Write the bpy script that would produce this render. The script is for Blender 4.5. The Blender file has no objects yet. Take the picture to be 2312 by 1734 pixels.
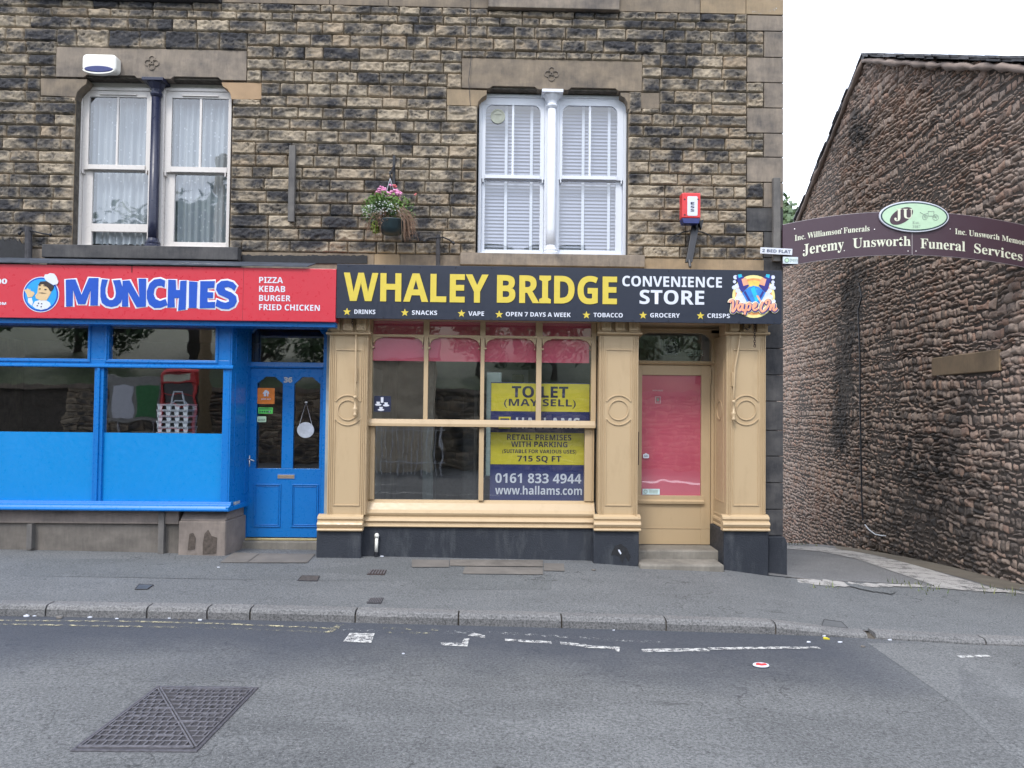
import bpy, math, random
import numpy as np
from mathutils import Vector, Matrix

SC = bpy.context.scene
COL = SC.collection
rad = math.radians

# ------------------------------------------------------------------ camera
FPX, CX, CY = 1670.0, 1156.0, 867.0          # focal length and centre of the 2312 x 1734 photograph
YAW, PITCH, ROLL = rad(1.25), rad(1.6), 0.011
CAM = Vector((0.0, -8.2, 1.69))
_r0 = Vector((math.cos(YAW), -math.sin(YAW), 0))
_f = Vector((math.sin(YAW) * math.cos(PITCH), math.cos(YAW) * math.cos(PITCH), math.sin(PITCH)))
_u0 = _r0.cross(_f)
RT = _r0 * math.cos(ROLL) + _u0 * math.sin(ROLL)
UP = _u0 * math.cos(ROLL) - _r0 * math.sin(ROLL)
FW = _f
cd = bpy.data.cameras.new('camera'); co = bpy.data.objects.new('camera', cd); COL.objects.link(co)
cd.sensor_width = 36.0; cd.lens = 36.0 * FPX / 2312.0; cd.clip_start = 0.05; cd.clip_end = 800
m = Matrix.Identity(4)
for i in range(3):
    m[i][0], m[i][1], m[i][2], m[i][3] = RT[i], UP[i], -FW[i], CAM[i]
co.matrix_world = m
SC.camera = co

# ------------------------------------------------------------------ sky, sun, exposure
SUN_EL, SUN_AZ = rad(52), rad(205)           # azimuth clockwise from +Y
w = bpy.data.worlds.new('World'); SC.world = w; w.use_nodes = True
nt = w.node_tree; nd = nt.nodes; bg = nd['Background']
sky = nd.new('ShaderNodeTexSky'); sky.sky_type = 'NISHITA'; sky.sun_disc = False
sky.sun_elevation = SUN_EL; sky.sun_rotation = SUN_AZ
tc = nd.new('ShaderNodeTexCoord'); nz = nd.new('ShaderNodeTexNoise')
nz.inputs['Scale'].default_value = 2.6; nz.inputs['Detail'].default_value = 6; nz.inputs['Roughness'].default_value = .55
mr = nd.new('ShaderNodeMapRange'); mr.inputs[1].default_value = .35; mr.inputs[2].default_value = .65
mr.inputs[3].default_value = .62; mr.inputs[4].default_value = .96
mx = nd.new('ShaderNodeMix'); mx.data_type = 'RGBA'
nt.links.new(tc.outputs['Generated'], nz.inputs['Vector']); nt.links.new(nz.outputs[0], mr.inputs[0])
nt.links.new(mr.outputs[0], mx.inputs[0]); nt.links.new(sky.outputs[0], mx.inputs[6])
mx.inputs[7].default_value = (8.6, 9.1, 10.2, 1)
nt.links.new(mx.outputs[2], bg.inputs[0]); bg.inputs[1].default_value = 0.1
sl = bpy.data.lights.new('sun', 'SUN'); sl.energy = 0.9; sl.angle = rad(14); sl.color = (1, .95, .88)
so = bpy.data.objects.new('sun', sl); COL.objects.link(so)
sd = Vector((math.sin(SUN_AZ) * math.cos(SUN_EL), math.cos(SUN_AZ) * math.cos(SUN_EL), math.sin(SUN_EL)))
so.rotation_euler = sd.to_track_quat('Z', 'Y').to_euler(); so.location = sd * 60
vs = SC.view_settings; vs.view_transform = 'Standard'; vs.look = 'None'; vs.exposure = 1.5; vs.gamma = 1
SC.cycles.max_bounces = 8; SC.cycles.transparent_max_bounces = 16; SC.cycles.use_denoising = True
SC.cycles.caustics_reflective = False; SC.cycles.caustics_refractive = False

# ------------------------------------------------------------------ pixel -> place on a real plane
def ray(px, py):
    return FW + RT * ((px - CX) / FPX) - UP * ((py - CY) / FPX)
def F(px, py, y=0.0):
    d = ray(px, py); t = (y - CAM.y) / d.y
    p = CAM + d * t
    return p.x, p.z
def R(x0, y0, x1, y1, y=0.0):
    xm, ym = (x0 + x1) / 2, (y0 + y1) / 2
    return F(x0, ym, y)[0], F(x1, ym, y)[0], F(xm, y1, y)[1], F(xm, y0, y)[1]   # X0 X1 Z0 Z1
def G(px, py, z0=0.0, gz=None):
    """where a pixel's sight line meets the ground"""
    d = ray(px, py); gz = gz or ground; t0 = 1.0; t = 1.0
    while t < 80:
        p = CAM + d * t
        if p.z < gz(p.x, p.y): break
        t0 = t; t += .05
    for _ in range(24):
        m_ = (t0 + t) / 2; p = CAM + d * m_
        if p.z < gz(p.x, p.y): t = m_
        else: t0 = m_
    return CAM + d * t0

# ------------------------------------------------------------------ ground heights
KY = -2.10
def tab(x, T):
    if x <= T[0][0]: return T[0][1] + (T[1][1] - T[0][1]) / (T[1][0] - T[0][0]) * (x - T[0][0])
    for (a, u), (b, v) in zip(T[:-1], T[1:]):
        if x <= b: return u + (v - u) * (x - a) / (b - a)
    return T[-1][1] - .012 * (x - T[-1][0])
def kerb_y(x): return KY
ZF = [F(a, b, y) for a, b, y in ((0, 1240, -.15), (508, 1255, -.235), (790, 1260, -.26), (1340, 1271, -.26), (1440, 1279, -.26), (1640, 1287, -.26), (1736, 1300, -.26), (1768, 1305, -.22))] + [(4.2, -.19), (6.2, -.27)]
ZR = [F(a, b, KY) for a, b in ((85, 1392), (564, 1400), (802, 1406), (1268, 1418), (1700, 1430), (1961, 1441), (2205, 1456))] + [(8, -.36)]
def zfront(x): return tab(x, ZF)
def zroad(x): return tab(x, ZR)
def kerb_h(x): return tab(x, [(-9, .083), (-8, .083), (2.3, .083), (3.05, .022), (3.12, .04), (20, .04)]) if x < 20 else .04
def pav(x, y):
    if y > -.25:
        z = zfront(x)
        if x > 3.0 and y > -.25:
            q = y + .25; z -= (0.075 * q + .0058 * q * q) * max(0, min(1, (x - 3.0) / .1))
        return z
    f = min(1, (-.25 - y) / (-.25 - KY)); zk = zroad(x) + kerb_h(x)
    return zfront(x) + (zk - zfront(x)) * (f if x < 2 else f ** 1.2)
def road(x, y):
    s = max(0, kerb_y(x) - y)
    return zroad(x) + .024 * min(s, 3.6) - .024 * max(0, s - 4.2)
def ground(x, y):
    return pav(x, y) if y > kerb_y(x) else road(x, y)

# ------------------------------------------------------------------ noise
def _h(ix, iy, iz, s):
    n = (ix * 374761393 + iy * 668265263 + iz * 2147483647 + s * 974634) & 0xffffffff
    n = ((n ^ (n >> 13)) * 1274126177) & 0xffffffff
    n = ((n ^ (n >> 16)) * 2246822519) & 0xffffffff
    return ((n ^ (n >> 15)) & 0xffff) / 65535.0
def vn(x, y, z=0.0, s=0):
    x = np.asarray(x, float); y = np.asarray(y, float); z = np.zeros_like(x) + z
    ix, iy, iz = np.floor(x).astype(np.int64), np.floor(y).astype(np.int64), np.floor(z).astype(np.int64)
    fx, fy, fz = x - ix, y - iy, z - iz
    fx, fy, fz = [f * f * (3 - 2 * f) for f in (fx, fy, fz)]
    r = 0
    for a in (0, 1):
        for b in (0, 1):
            for c in (0, 1):
                r = r + _h(ix + a, iy + b, iz + c, s) * (fx if a else 1 - fx) * (fy if b else 1 - fy) * (fz if c else 1 - fz)
    return r
def fbm(x, y, z=0.0, s=0, o=4):
    r, a, t = 0, 1.0, 0
    for k in range(o):
        r = r + a * vn(x * 2 ** k, y * 2 ** k, z + k * 7.3, s + k); t += a; a *= .5
    return r / t
def sst(a, b, v):
    t = np.clip((v - a) / (b - a), 0, 1); return t * t * (3 - 2 * t)

# ------------------------------------------------------------------ materials
class NM:
    def __init__(s, name):
        s.m = bpy.data.materials.new(name); s.m.use_nodes = True
        s.t = s.m.node_tree; s.n = s.t.nodes; s.b = s.n['Principled BSDF']; s.out = s.n['Material Output']
    def L(s, a, b): s.t.links.new(a, b)
    def coord(s, scale=(1, 1, 1)):
        g = s.n.new('ShaderNodeNewGeometry'); mp = s.n.new('ShaderNodeMapping'); mp.inputs['Scale'].default_value = scale
        s.L(g.outputs['Position'], mp.inputs['Vector']); return mp.outputs[0]
    def noise(s, sc, det=4, rough=.55, scale=(1, 1, 1), dist=0):
        n = s.n.new('ShaderNodeTexNoise'); n.inputs['Scale'].default_value = sc; n.inputs['Detail'].default_value = det
        n.inputs['Roughness'].default_value = rough; n.inputs['Distortion'].default_value = dist
        s.L(s.coord(scale), n.inputs['Vector']); return n.outputs[0]
    def rng(s, v, a, b, c=0, d=1):
        n = s.n.new('ShaderNodeMapRange'); n.inputs[1].default_value = a; n.inputs[2].default_value = b
        n.inputs[3].default_value = c; n.inputs[4].default_value = d; s.L(v, n.inputs[0]); return n.outputs[0]
    def math(s, op, a, b):
        n = s.n.new('ShaderNodeMath'); n.operation = op
        for i, v in enumerate((a, b)):
            if isinstance(v, (int, float)): n.inputs[i].default_value = v
            else: s.L(v, n.inputs[i])
        return n.outputs[0]
    def mix(s, f, a, b, mode='MIX'):
        n = s.n.new('ShaderNodeMix'); n.data_type = 'RGBA'; n.blend_type = mode
        for k, v in ((0, f), (6, a), (7, b)):
            if isinstance(v, tuple): n.inputs[k].default_value = (*v, 1)
            elif isinstance(v, (int, float)): n.inputs[k].default_value = v
            else: s.L(v, n.inputs[k])
        return n.outputs[2]
    def attr(s, name):
        n = s.n.new('ShaderNodeAttribute'); n.attribute_name = name; return n.outputs['Fac']
    def base(s, c):
        if isinstance(c, tuple): s.b.inputs['Base Color'].default_value = (*c, 1)
        else: s.L(c, s.b.inputs['Base Color'])
    def rough(s, r):
        if isinstance(r, (int, float)): s.b.inputs['Roughness'].default_value = r
        else: s.L(r, s.b.inputs['Roughness'])
    def bump(s, v, st=.3, d=.01):
        n = s.n.new('ShaderNodeBump'); n.inputs['Strength'].default_value = st; n.inputs['Distance'].default_value = d
        s.L(v, n.inputs['Height']); s.L(n.outputs[0], s.b.inputs['Normal'])

def paint(name, c, rough=.38, dirt=.25, dcol=None, var=.12, bump=.08, chips=None):
    k = NM(name)
    d = tuple(x * .45 for x in c) if dcol is None else dcol
    lo = k.rng(k.noise(1.7, 5), .35, .75)
    a = k.mix(k.math('MULTIPLY', lo, var), c, tuple(min(1, x * 1.25 + .01) for x in c))
    st = k.rng(k.noise(9, 6, .65, (1, 1, .25)), .52, .78, 0, dirt)
    a = k.mix(st, a, d)
    if chips:
        a = k.mix(k.rng(k.noise(55, 5, .7), .70, .74), a, chips)
    k.base(a); k.rough(k.rng(k.noise(25, 4), .3, .7, rough - .08, rough + .12))
    k.bump(k.noise(70, 4), bump, .004)
    return k.m
def simple(name, c, rough=.5, metal=0.0, var=.15, sc=20):
    k = NM(name)
    k.base(k.mix(k.rng(k.noise(sc, 4), .3, .7, 0, 1), tuple(x * (1 - var) for x in c), tuple(min(1, x * (1 + var)) for x in c)))
    k.rough(rough); k.b.inputs['Metallic'].default_value = metal
    return k.m
def glassmat(name, tint=(.93, .95, .95), f0=.20, wob=.006):
    """a single thin pane: see-through with a mirror share that grows at grazing angles, the same from both sides"""
    k = NM(name); k.n.remove(k.b)
    g = k.n.new('ShaderNodeNewGeometry'); dp = k.n.new('ShaderNodeVectorMath'); dp.operation = 'DOT_PRODUCT'
    k.L(g.outputs['Normal'], dp.inputs[0]); k.L(g.outputs['Incoming'], dp.inputs[1])
    c = k.math('SUBTRACT', 1.0, k.math('ABSOLUTE', dp.outputs['Value'], 0)); fr = k.math('ADD', f0, k.math('MULTIPLY', k.math('POWER', c, 5), 1 - f0))
    tr = k.n.new('ShaderNodeBsdfTransparent'); tr.inputs[0].default_value = (*tint, 1)
    gl = k.n.new('ShaderNodeBsdfGlossy'); gl.inputs['Roughness'].default_value = .015
    bp = k.n.new('ShaderNodeBump'); bp.inputs['Strength'].default_value = .25; bp.inputs['Distance'].default_value = wob
    k.L(k.noise(2.2, 2), bp.inputs['Height']); k.L(bp.outputs[0], gl.inputs['Normal'])
    mxx = k.n.new('ShaderNodeMixShader'); k.L(fr, mxx.inputs[0]); k.L(tr.outputs[0], mxx.inputs[1]); k.L(gl.outputs[0], mxx.inputs[2])
    k.L(mxx.outputs[0], k.out.inputs[0])
    return k.m

def stone_mat(name, light, light2, soot, fine=90, bst=.5):
    k = NM(name)
    a = k.mix(k.attr('hue'), light, light2)
    a = k.mix(k.rng(k.noise(14, 5, .6), .35, .7, 0, .45), a, tuple(x * .55 for x in light))
    sm = k.math('ADD', k.attr('soot'), k.rng(k.noise(30, 6, .7), .25, .75, -.28, .28))
    a = k.mix(k.rng(sm, -.1, .5), a, tuple(.30 * l + .45 * s_ + .012 for l, s_ in zip(light, soot)))
    a = k.mix(k.rng(sm, .42, 1.0), a, soot)
    a = k.mix(k.rng(k.noise(60, 5, .7), .62, .72, 0, .5), a, tuple(min(1, x * 1.5) for x in light))
    k.base(a); k.rough(.9); k.bump(k.noise(fine, 6, .7), bst, .012)
    return k.m
def ashlar_mat(name, c, soot, amt=.6, streak=True):
    k = NM(name)
    a = k.mix(k.rng(k.noise(5, 5), .3, .7), c, tuple(x * .75 for x in c))
    s1 = k.rng(k.noise(2.2, 6, .65, (1, 1, 1.6)), .42, .68)
    s2 = k.rng(k.noise(26, 5, .7, (1, 1, .22)), .35, .75)
    s = k.math('MULTIPLY', k.math('ADD', k.math('MULTIPLY', s1, .7), k.math('MULTIPLY', s2, .45 if streak else .15)), amt)
    k.base(k.mix(s, a, soot)); k.rough(.88); k.bump(k.noise(120, 5, .7), .35, .006)
    return k.m
def asphalt(name, dark, light, speck, big=.55, fine=62, zone=None, bst=.7):
    k = NM(name)
    v = k.rng(k.noise(big, 7, .65, dist=.4), .38, .62)
    v2 = k.rng(k.noise(2.2, 6, .65, (.35, 1.5, 1)), .38, .64)
    a = k.mix(k.math('ADD', k.math('MULTIPLY', v, .6), k.math('MULTIPLY', v2, .4)), dark, light)
    f = k.noise(fine, 4, .75)
    f2 = k.noise(fine * 3.1, 3, .7)
    a = k.mix(k.rng(k.math('ADD', k.math('MULTIPLY', f, .65), k.math('MULTIPLY', f2, .35)), .36, .60), k.mix(.78, a, (.012, .013, .015)), k.mix(.10, a, (1, 1, 1)))
    vo = k.n.new('ShaderNodeTexVoronoi'); vo.inputs['Scale'].default_value = 75; k.L(k.coord(), vo.inputs['Vector'])
    a = k.mix(k.math('MULTIPLY', k.rng(vo.outputs['Distance'], .12, .26, 1, 0), k.rng(k.noise(33, 2), .5, .62)), a, speck)
    sp = k.rng(k.noise(3.1, 5, .7, (.55, 1.6, 1)), .66, .72, 0, .55)
    a = k.mix(sp, a, tuple(x * .45 for x in dark))
    a = k.mix(k.rng(k.noise(11, 3, .6), .70, .725, 0, .5), a, tuple(x * .4 for x in dark))
    wl = k.n.new('ShaderNodeTexNoise'); wl.inputs['Scale'].default_value = 1.1; wl.inputs['Detail'].default_value = 5; k.L(k.coord((1, 1, 1)), wl.inputs['Vector'])
    ck = k.rng(k.math('ABSOLUTE', k.math('SUBTRACT', wl.outputs[0], .5), 0), .0, .0035, 1, 0)
    a = k.mix(k.math('MULTIPLY', ck, k.rng(k.noise(.7, 2), .52, .56, 0, .75)), a, (.02, .021, .023))
    if zone:                                         # dark tarry band along the gutter
        g = k.n.new('ShaderNodeNewGeometry'); sx = k.n.new('ShaderNodeSeparateXYZ'); k.L(g.outputs['Position'], sx.inputs[0])
        yy = k.math('ADD', sx.outputs[1], k.rng(k.noise(.8, 5, .6), .3, .7, -.35, .35))
        b1 = k.math('MULTIPLY', k.rng(yy, -3.5, -2.6), k.rng(sx.outputs[0], 2.6, 3.6, 1, 0))
        a = k.mix(k.math('MULTIPLY', b1, .74), a, zone)
    k.base(a); k.rough(.85); k.bump(f, bst, .01)
    return k.m
def worn(name, c, thr=.5, sc=22):
    """road paint worn through to the asphalt"""
    k = NM(name)
    k.base(k.mix(k.rng(k.noise(60, 4), .3, .7, 0, .35), c, tuple(x * .5 for x in c))); k.rough(.8)
    tr = k.n.new('ShaderNodeBsdfTransparent'); mxx = k.n.new('ShaderNodeMixShader')
    v = k.math('ADD', k.math('MULTIPLY', k.noise(sc, 6, .75), .6), k.math('MULTIPLY', k.noise(150, 3, .7), .4))
    k.L(k.rng(v, thr - .03, thr + .03), mxx.inputs[0])
    k.L(tr.outputs[0], mxx.inputs[1]); k.L(k.b.outputs[0], mxx.inputs[2]); k.L(mxx.outputs[0], k.out.inputs[0])
    return k.m
def leafmat(name, a, b):
    k = NM(name)
    k.base(k.mix(k.rng(k.noise(3.5, 3), .35, .65), a, b)); k.rough(.6)
    return k.m

M = {}
M['stone'] = stone_mat('rock_faced_gritstone', (.42, .352, .262), (.32, .245, .17), (.033, .033, .038), 45, 1.0)
M['mortar'] = simple('dark_mortar', (.08, .07, .058), .95, 0, .5)
M['rubble'] = stone_mat('rubble_stone', (.41, .322, .268), (.40, .25, .185), (.042, .038, .037), 50, .8)
M['rubmortar'] = simple('rubble_mortar', (.085, .07, .06), .95)
M['ashlar'] = ashlar_mat('dressed_stone', (.27, .215, .155), (.04, .04, .045), .75)
M['ashlar_dark'] = ashlar_mat('sooty_dressed_stone', (.29, .24, .19), (.045, .045, .05), .8)
M['ashlar_light'] = ashlar_mat('clean_dressed_stone', (.36, .27, .17), (.08, .07, .06), .5)
M['fresh'] = ashlar_mat('fresh_cut_stone', (.40, .27, .16), (.16, .12, .09), .35, False)
M['slate'] = simple('roof_slate', (.085, .085, .095), .6, 0, .5, 12)
M['quoin_black'] = ashlar_mat('blackened_quoin', (.095, .092, .092), (.018, .02, .027), 1.0)
M['tan'] = paint('buff_gloss_paint', (.455, .338, .203), .36, .26, (.25, .17, .09), .12, .06, (.28, .2, .13))
M['blue'] = paint('blue_gloss_paint', (.003, .145, .46), .30, .12, (.006, .10, .27), .2, .04)
M['bluepanel'] = paint('blue_matt_panel', (.001, .205, .53), .34, .06, (.004, .15, .5), .15, .02)
M['white'] = paint('white_gloss_paint', (.64, .67, .73), .35, .14, (.42, .42, .42), .05, .05, (.3, .27, .22))
M['upvc'] = paint('off_white_plastic', (.62, .59, .565), .3, .08, (.5, .48, .44), .05, .01)
M['navycol'] = paint('navy_gloss_column', (.011, .014, .038), .32, .15, (.1, .1, .13), .3, .1, (.2, .2, .24))
M['plinth'] = paint('black_masonry_paint', (.015, .019, .028), .6, .75, (.075, .082, .09), .8, 1.0, (.10, .105, .11))
M['lead'] = simple('lead_flashing', (.05, .06, .08), .55, 0, .35, 9)
M['soot'] = simple('black_bitumen', (.012, .013, .016), .7, 0, .4, 30)
M['timber'] = ashlar_mat('weathered_timber', (.17, .16, .15), (.05, .05, .055), .8)
M['render'] = ashlar_mat('grey_cement_render', (.20, .18, .16), (.06, .055, .05), .7)
M['concrete'] = ashlar_mat('pinkish_concrete', (.28, .235, .205), (.08, .07, .065), .65)
M['step'] = ashlar_mat('worn_step_stone', (.26, .24, .205), (.07, .065, .06), .7)
M['brass'] = simple('dull_brass', (.5, .42, .22), .4, .7)
M['steel'] = simple('brushed_steel', (.5, .5, .52), .35, .9)
M['redsign'] = paint('red_vinyl', (.50, .032, .05), .32, .02, (.66, .12, .13), .25, .01)
M['blacksign'] = paint('charcoal_vinyl', (.013, .018, .034), .36, .02, (.05, .055, .07), .3, .01)
M['yellow'] = simple('yellow_vinyl', (.60, .475, .065), .35, 0, .04)
M['whitevinyl'] = simple('white_vinyl', (.62, .65, .73), .35, 0, .03)
M['munchblue'] = simple('royal_blue_vinyl', (.012, .075, .43), .35, 0, .05)
M['skyblue'] = simple('sky_blue_vinyl', (.02, .30, .70), .35, 0, .05)
M['skin'] = simple('printed_skin', (.62, .45, .25), .4, 0, .05)
M['hair'] = simple('printed_dark_brown', (.03, .02, .02), .4)
M['letyellow'] = simple('lemon_board', (.60, .52, .04), .4, 0, .05)
M['letnavy'] = simple('navy_board', (.022, .03, .13), .4, 0, .08)
M['letink'] = simple('navy_ink', (.012, .016, .06), .4)
M['film'] = paint('red_film_with_sky_sheen', (.66, .105, .165), .45, .05, (.6, .12, .15), .5, .01)  # red film, with the pink sheen of reflected sky painted into its colour
M['glass'] = glassmat('shop_window_glass')
M['glass2'] = glassmat('old_window_glass', (.92, .94, .95), .17, .01)
M['arch'] = paint('aubergine_board', (.068, .040, .054), .38, .02, (.09, .06, .07), .15, .01)
M['mint'] = simple('mint_green_board', (.50, .70, .50), .4, 0, .04)
M['cream'] = simple('cream_lettering', (.72, .74, .60), .4, 0, .05)
M['greyprint'] = simple('grey_print', (.28, .36, .30), .5)
M['darkgreen'] = simple('bottle_green', (.02, .06, .06), .4)
M['alarmred'] = simple('alarm_red', (.62, .04, .045), .35, 0, .08)
M['alarmblue'] = simple('alarm_blue', (.02, .03, .14), .3)
M['whiteplastic'] = paint('white_plastic', (.72, .71, .66), .35, .12, (.4, .38, .33), .1, .01)
M['blackmetal'] = simple('black_painted_metal', (.014, .015, .02), .45, 0, .3)
M['rust'] = simple('rusty_chain', (.045, .03, .026), .7, .3, .4)
M['orange'] = simple('orange_sticker', (.70, .20, .03), .4)
M['green'] = simple('green_sticker', (.10, .55, .10), .4)
M['grey'] = simple('grey_plastic', (.42, .45, .5), .4)
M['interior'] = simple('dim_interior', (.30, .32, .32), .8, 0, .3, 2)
M['intfloor'] = simple('shop_floor', (.40, .40, .38), .5, 0, .2, 4)
M['intpanel'] = simple('ribbed_panel', (.72, .78, .78), .5, 0, .1, 6)
M['dark'] = simple('dark_void', (.012, .012, .013), .8)
M['pot'] = simple('dark_plastic_pot', (.012, .028, .034), .45)
M['leaf'] = leafmat('basket_leaf', (.045, .10, .03), (.11, .20, .03))
M['leaf2'] = leafmat('lime_leaf', (.16, .24, .03), (.25, .30, .04))
M['driedstem'] = leafmat('dry_brown_stem', (.14, .075, .045), (.24, .15, .10))
M['pink'] = simple('pink_petal', (.78, .36, .58), .6, 0, .15, 30)
M['salmon'] = simple('salmon_petal', (.75, .18, .20), .6)
M['whitepetal'] = simple('white_petal', (.80, .84, .82), .6)
M['treeleaf'] = leafmat('tree_leaf', (.022, .05, .016), (.05, .10, .028))
M['treeleaf2'] = leafmat('pale_tree_leaf', (.05, .09, .035), (.10, .15, .06))
M['bark'] = simple('bark', (.06, .05, .04), .9, 0, .4, 15)
M['grass'] = leafmat('bank_grass', (.03, .055, .018), (.06, .085, .03))
M['weed'] = leafmat('weed', (.06, .11, .02), (.16, .17, .05))
M['iron'] = simple('cast_iron', (.108, .105, .116), .5, 0, .4, 40)
M['irondark'] = simple('iron_recess', (.042, .041, .047), .8, 0, .4)
M['pavement'] = asphalt('pavement_asphalt', (.068, .077, .084), (.128, .138, .146), (.28, .28, .28), .6, 70)
M['patch'] = asphalt('new_pavement_asphalt', (.056, .066, .072), (.104, .115, .121), (.2, .2, .2), .8, 70)
M['roadpatch'] = asphalt('relaid_asphalt', (.068, .075, .080), (.138, .146, .152), (.30, .30, .30), .45, 58)
M['road'] = asphalt('road_asphalt', (.047, .053, .058), (.138, .146, .151), (.30, .30, .30), .45, 58, (.03, .037, .055), .9)
M['alley'] = asphalt('alley_asphalt', (.105, .105, .11), (.17, .17, .172), (.25, .25, .25), .8, 70)
M['alleyconc'] = worn('broken_concrete', (.40, .385, .37), .455, 5)
M['alleydirt'] = ashlar_mat('gritty_dirt', (.15, .13, .10), (.07, .06, .05), .7, False)
M['kerb'] = asphalt('kerbstone_grit', (.105, .107, .112), (.18, .178, .178), (.26, .26, .26), 1.2, 60, None, .7)
M['flag'] = ashlar_mat('pavement_flag', (.175, .16, .145), (.09, .085, .08), .6, False)
M['linewhite'] = worn('worn_white_line', (.58, .58, .57), .495)
M['linewhite2'] = worn('very_worn_white_line', (.55, .56, .56), .58)
M['lineyellow'] = worn('worn_yellow_line', (.50, .46, .30), .53)
M['lineyellow2'] = worn('very_worn_yellow_line', (.40, .38, .27), .575)

def blindmat():
    k = NM('venetian_slat'); k.base((.31, .335, .44)); k.rough(.5); return k.m
M['blind'] = blindmat()
def lacemat():
    k = NM('net_curtain')
    v = k.n.new('ShaderNodeTexVoronoi'); v.inputs['Scale'].default_value = 26; k.L(k.coord((1, .3, .55)), v.inputs['Vector'])
    k.base(k.mix(k.rng(v.outputs['Distance'], .10, .2, 1, 0), (.33, .37, .40), (.60, .64, .68))); k.rough(.8)
    return k.m
M['lace'] = lacemat()

# ------------------------------------------------------------------ mesh building
class MB:
    def __init__(s): s.v = []; s.f = []
    def add(s, vs, fs):
        o = len(s.v); s.v += [tuple(v) for v in vs]; s.f += [tuple(i + o for i in f) for f in fs]; return s
    def box(s, x0, x1, y0, y1, z0, z1):
        if x0 > x1: x0, x1 = x1, x0
        if y0 > y1: y0, y1 = y1, y0
        if z0 > z1: z0, z1 = z1, z0
        return s.add([(x0, y0, z0), (x1, y0, z0), (x1, y1, z0), (x0, y1, z0), (x0, y0, z1), (x1, y0, z1), (x1, y1, z1), (x0, y1, z1)],
                     [(0, 3, 2, 1), (4, 5, 6, 7), (0, 1, 5, 4), (1, 2, 6, 5), (2, 3, 7, 6), (3, 0, 4, 7)])
    def pane(s, x0, x1, y, z0, z1): return s.add([(x0, y, z0), (x1, y, z0), (x1, y, z1), (x0, y, z1)], [(0, 1, 2, 3)])
    def extr(s, pts, vec):
        n = len(pts); vec = Vector(vec)
        vs = [tuple(Vector(p)) for p in pts] + [tuple(Vector(p) + vec) for p in pts]
        return s.add(vs, [tuple(range(n)), tuple(range(2 * n - 1, n - 1, -1))] + [(i, i + n, (i + 1) % n + n, (i + 1) % n) for i in range(n)])
    def prism(s, xz, y0, y1): return s.extr([(x, y0, z) for x, z in xz], (0, y1 - y0, 0))
    def mould(s, yz, x0, x1): return s.extr([(x0, y, z) for y, z in yz], (x1 - x0, 0, 0))
    def tube(s, path, r, n=8, cap=True, closed=False):
        P = [Vector(p) for p in path]; k = len(P); rr = r if isinstance(r, (list, tuple)) else [r] * k
        prev = None; vs = []
        for i, p in enumerate(P):
            a = P[i - 1] if i > 0 or closed else p; b = P[(i + 1) % k] if i < k - 1 or closed else p
            t = (b - a).normalized()
            if prev is None:
                u = t.orthogonal().normalized()
            else:
                u = (prev - t * prev.dot(t))
                u = u.normalized() if u.length > 1e-6 else t.orthogonal().normalized()
            prev = u; q = t.cross(u)
            for j in range(n):
                c = 2 * math.pi * j / n
                vs.append(p + (u * math.cos(c) + q * math.sin(c)) * rr[i])
        fs = []
        for i in range(k if closed else k - 1):
            for j in range(n):
                i2 = (i + 1) % k
                fs.append((i * n + j, i * n + (j + 1) % n, i2 * n + (j + 1) % n, i2 * n + j))
        if cap and not closed: fs += [tuple(range(n - 1, -1, -1)), tuple(range((k - 1) * n, k * n))]
        return s.add(vs, fs)
    def lathe(s, prof, c, n=20, sy=1.0):
        vs = []; fs = []
        for r, z in prof:
            for j in range(n):
                a = 2 * math.pi * j / n; vs.append((c[0] + r * math.cos(a), c[1] + r * math.sin(a) * sy, c[2] + z))
        for i in range(len(prof) - 1):
            for j in range(n):
                fs.append((i * n + j, i * n + (j + 1) % n, (i + 1) * n + (j + 1) % n, (i + 1) * n + j))
        fs += [tuple(range(n - 1, -1, -1)), tuple(range((len(prof) - 1) * n, len(prof) * n))]
        return s.add(vs, fs)
    def disc(s, x, z, rx, rz, y0, y1, n=36):
        return s.prism([(x + rx * math.cos(2 * math.pi * i / n), z + rz * math.sin(2 * math.pi * i / n)) for i in range(n)], y0, y1)
    def ring(s, x, z, rx, rz, wd, y0, y1, n=40, a0=0, a1=360):
        full = abs(a1 - a0) >= 360; k = n if full else n + 1
        A = [rad(a0 + (a1 - a0) * i / n) for i in range(k)]
        vs = []
        for a in A:
            c, q = math.cos(a), math.sin(a)
            vs += [(x + rx * c, y0, z + rz * q), (x + (rx - wd) * c, y0, z + (rz - wd) * q),
                   (x + (rx - wd) * c, y1, z + (rz - wd) * q), (x + rx * c, y1, z + rz * q)]
        fs = []
        for i in range(n):
            j = (i + 1) % k
            for e in range(4): fs.append((i * 4 + e, i * 4 + (e + 1) % 4, j * 4 + (e + 1) % 4, j * 4 + e))
        if not full: fs += [(0, 1, 2, 3), ((k - 1) * 4 + 3, (k - 1) * 4 + 2, (k - 1) * 4 + 1, (k - 1) * 4)]
        return s.add(vs, fs)
    def frame(s, x0, x1, z0, z1, wd, y0, y1):
        s.box(x0, x0 + wd, y0, y1, z0, z1); s.box(x1 - wd, x1, y0, y1, z0, z1)
        s.box(x0 + wd, x1 - wd, y0, y1, z0, z0 + wd); return s.box(x0 + wd, x1 - wd, y0, y1, z1 - wd, z1)
    def build(s, name, mt, parent=None, bevel=0, smooth=False, label=None, flip=True):
        me = bpy.data.meshes.new(name); me.from_pydata(s.v, [], s.f); me.update()
        if flip:
            import bmesh
            bm = bmesh.new(); bm.from_mesh(me); bmesh.ops.recalc_face_normals(bm, faces=bm.faces); bm.to_mesh(me); bm.free()
        return finish(name, me, mt, parent, bevel, smooth, label)

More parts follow.
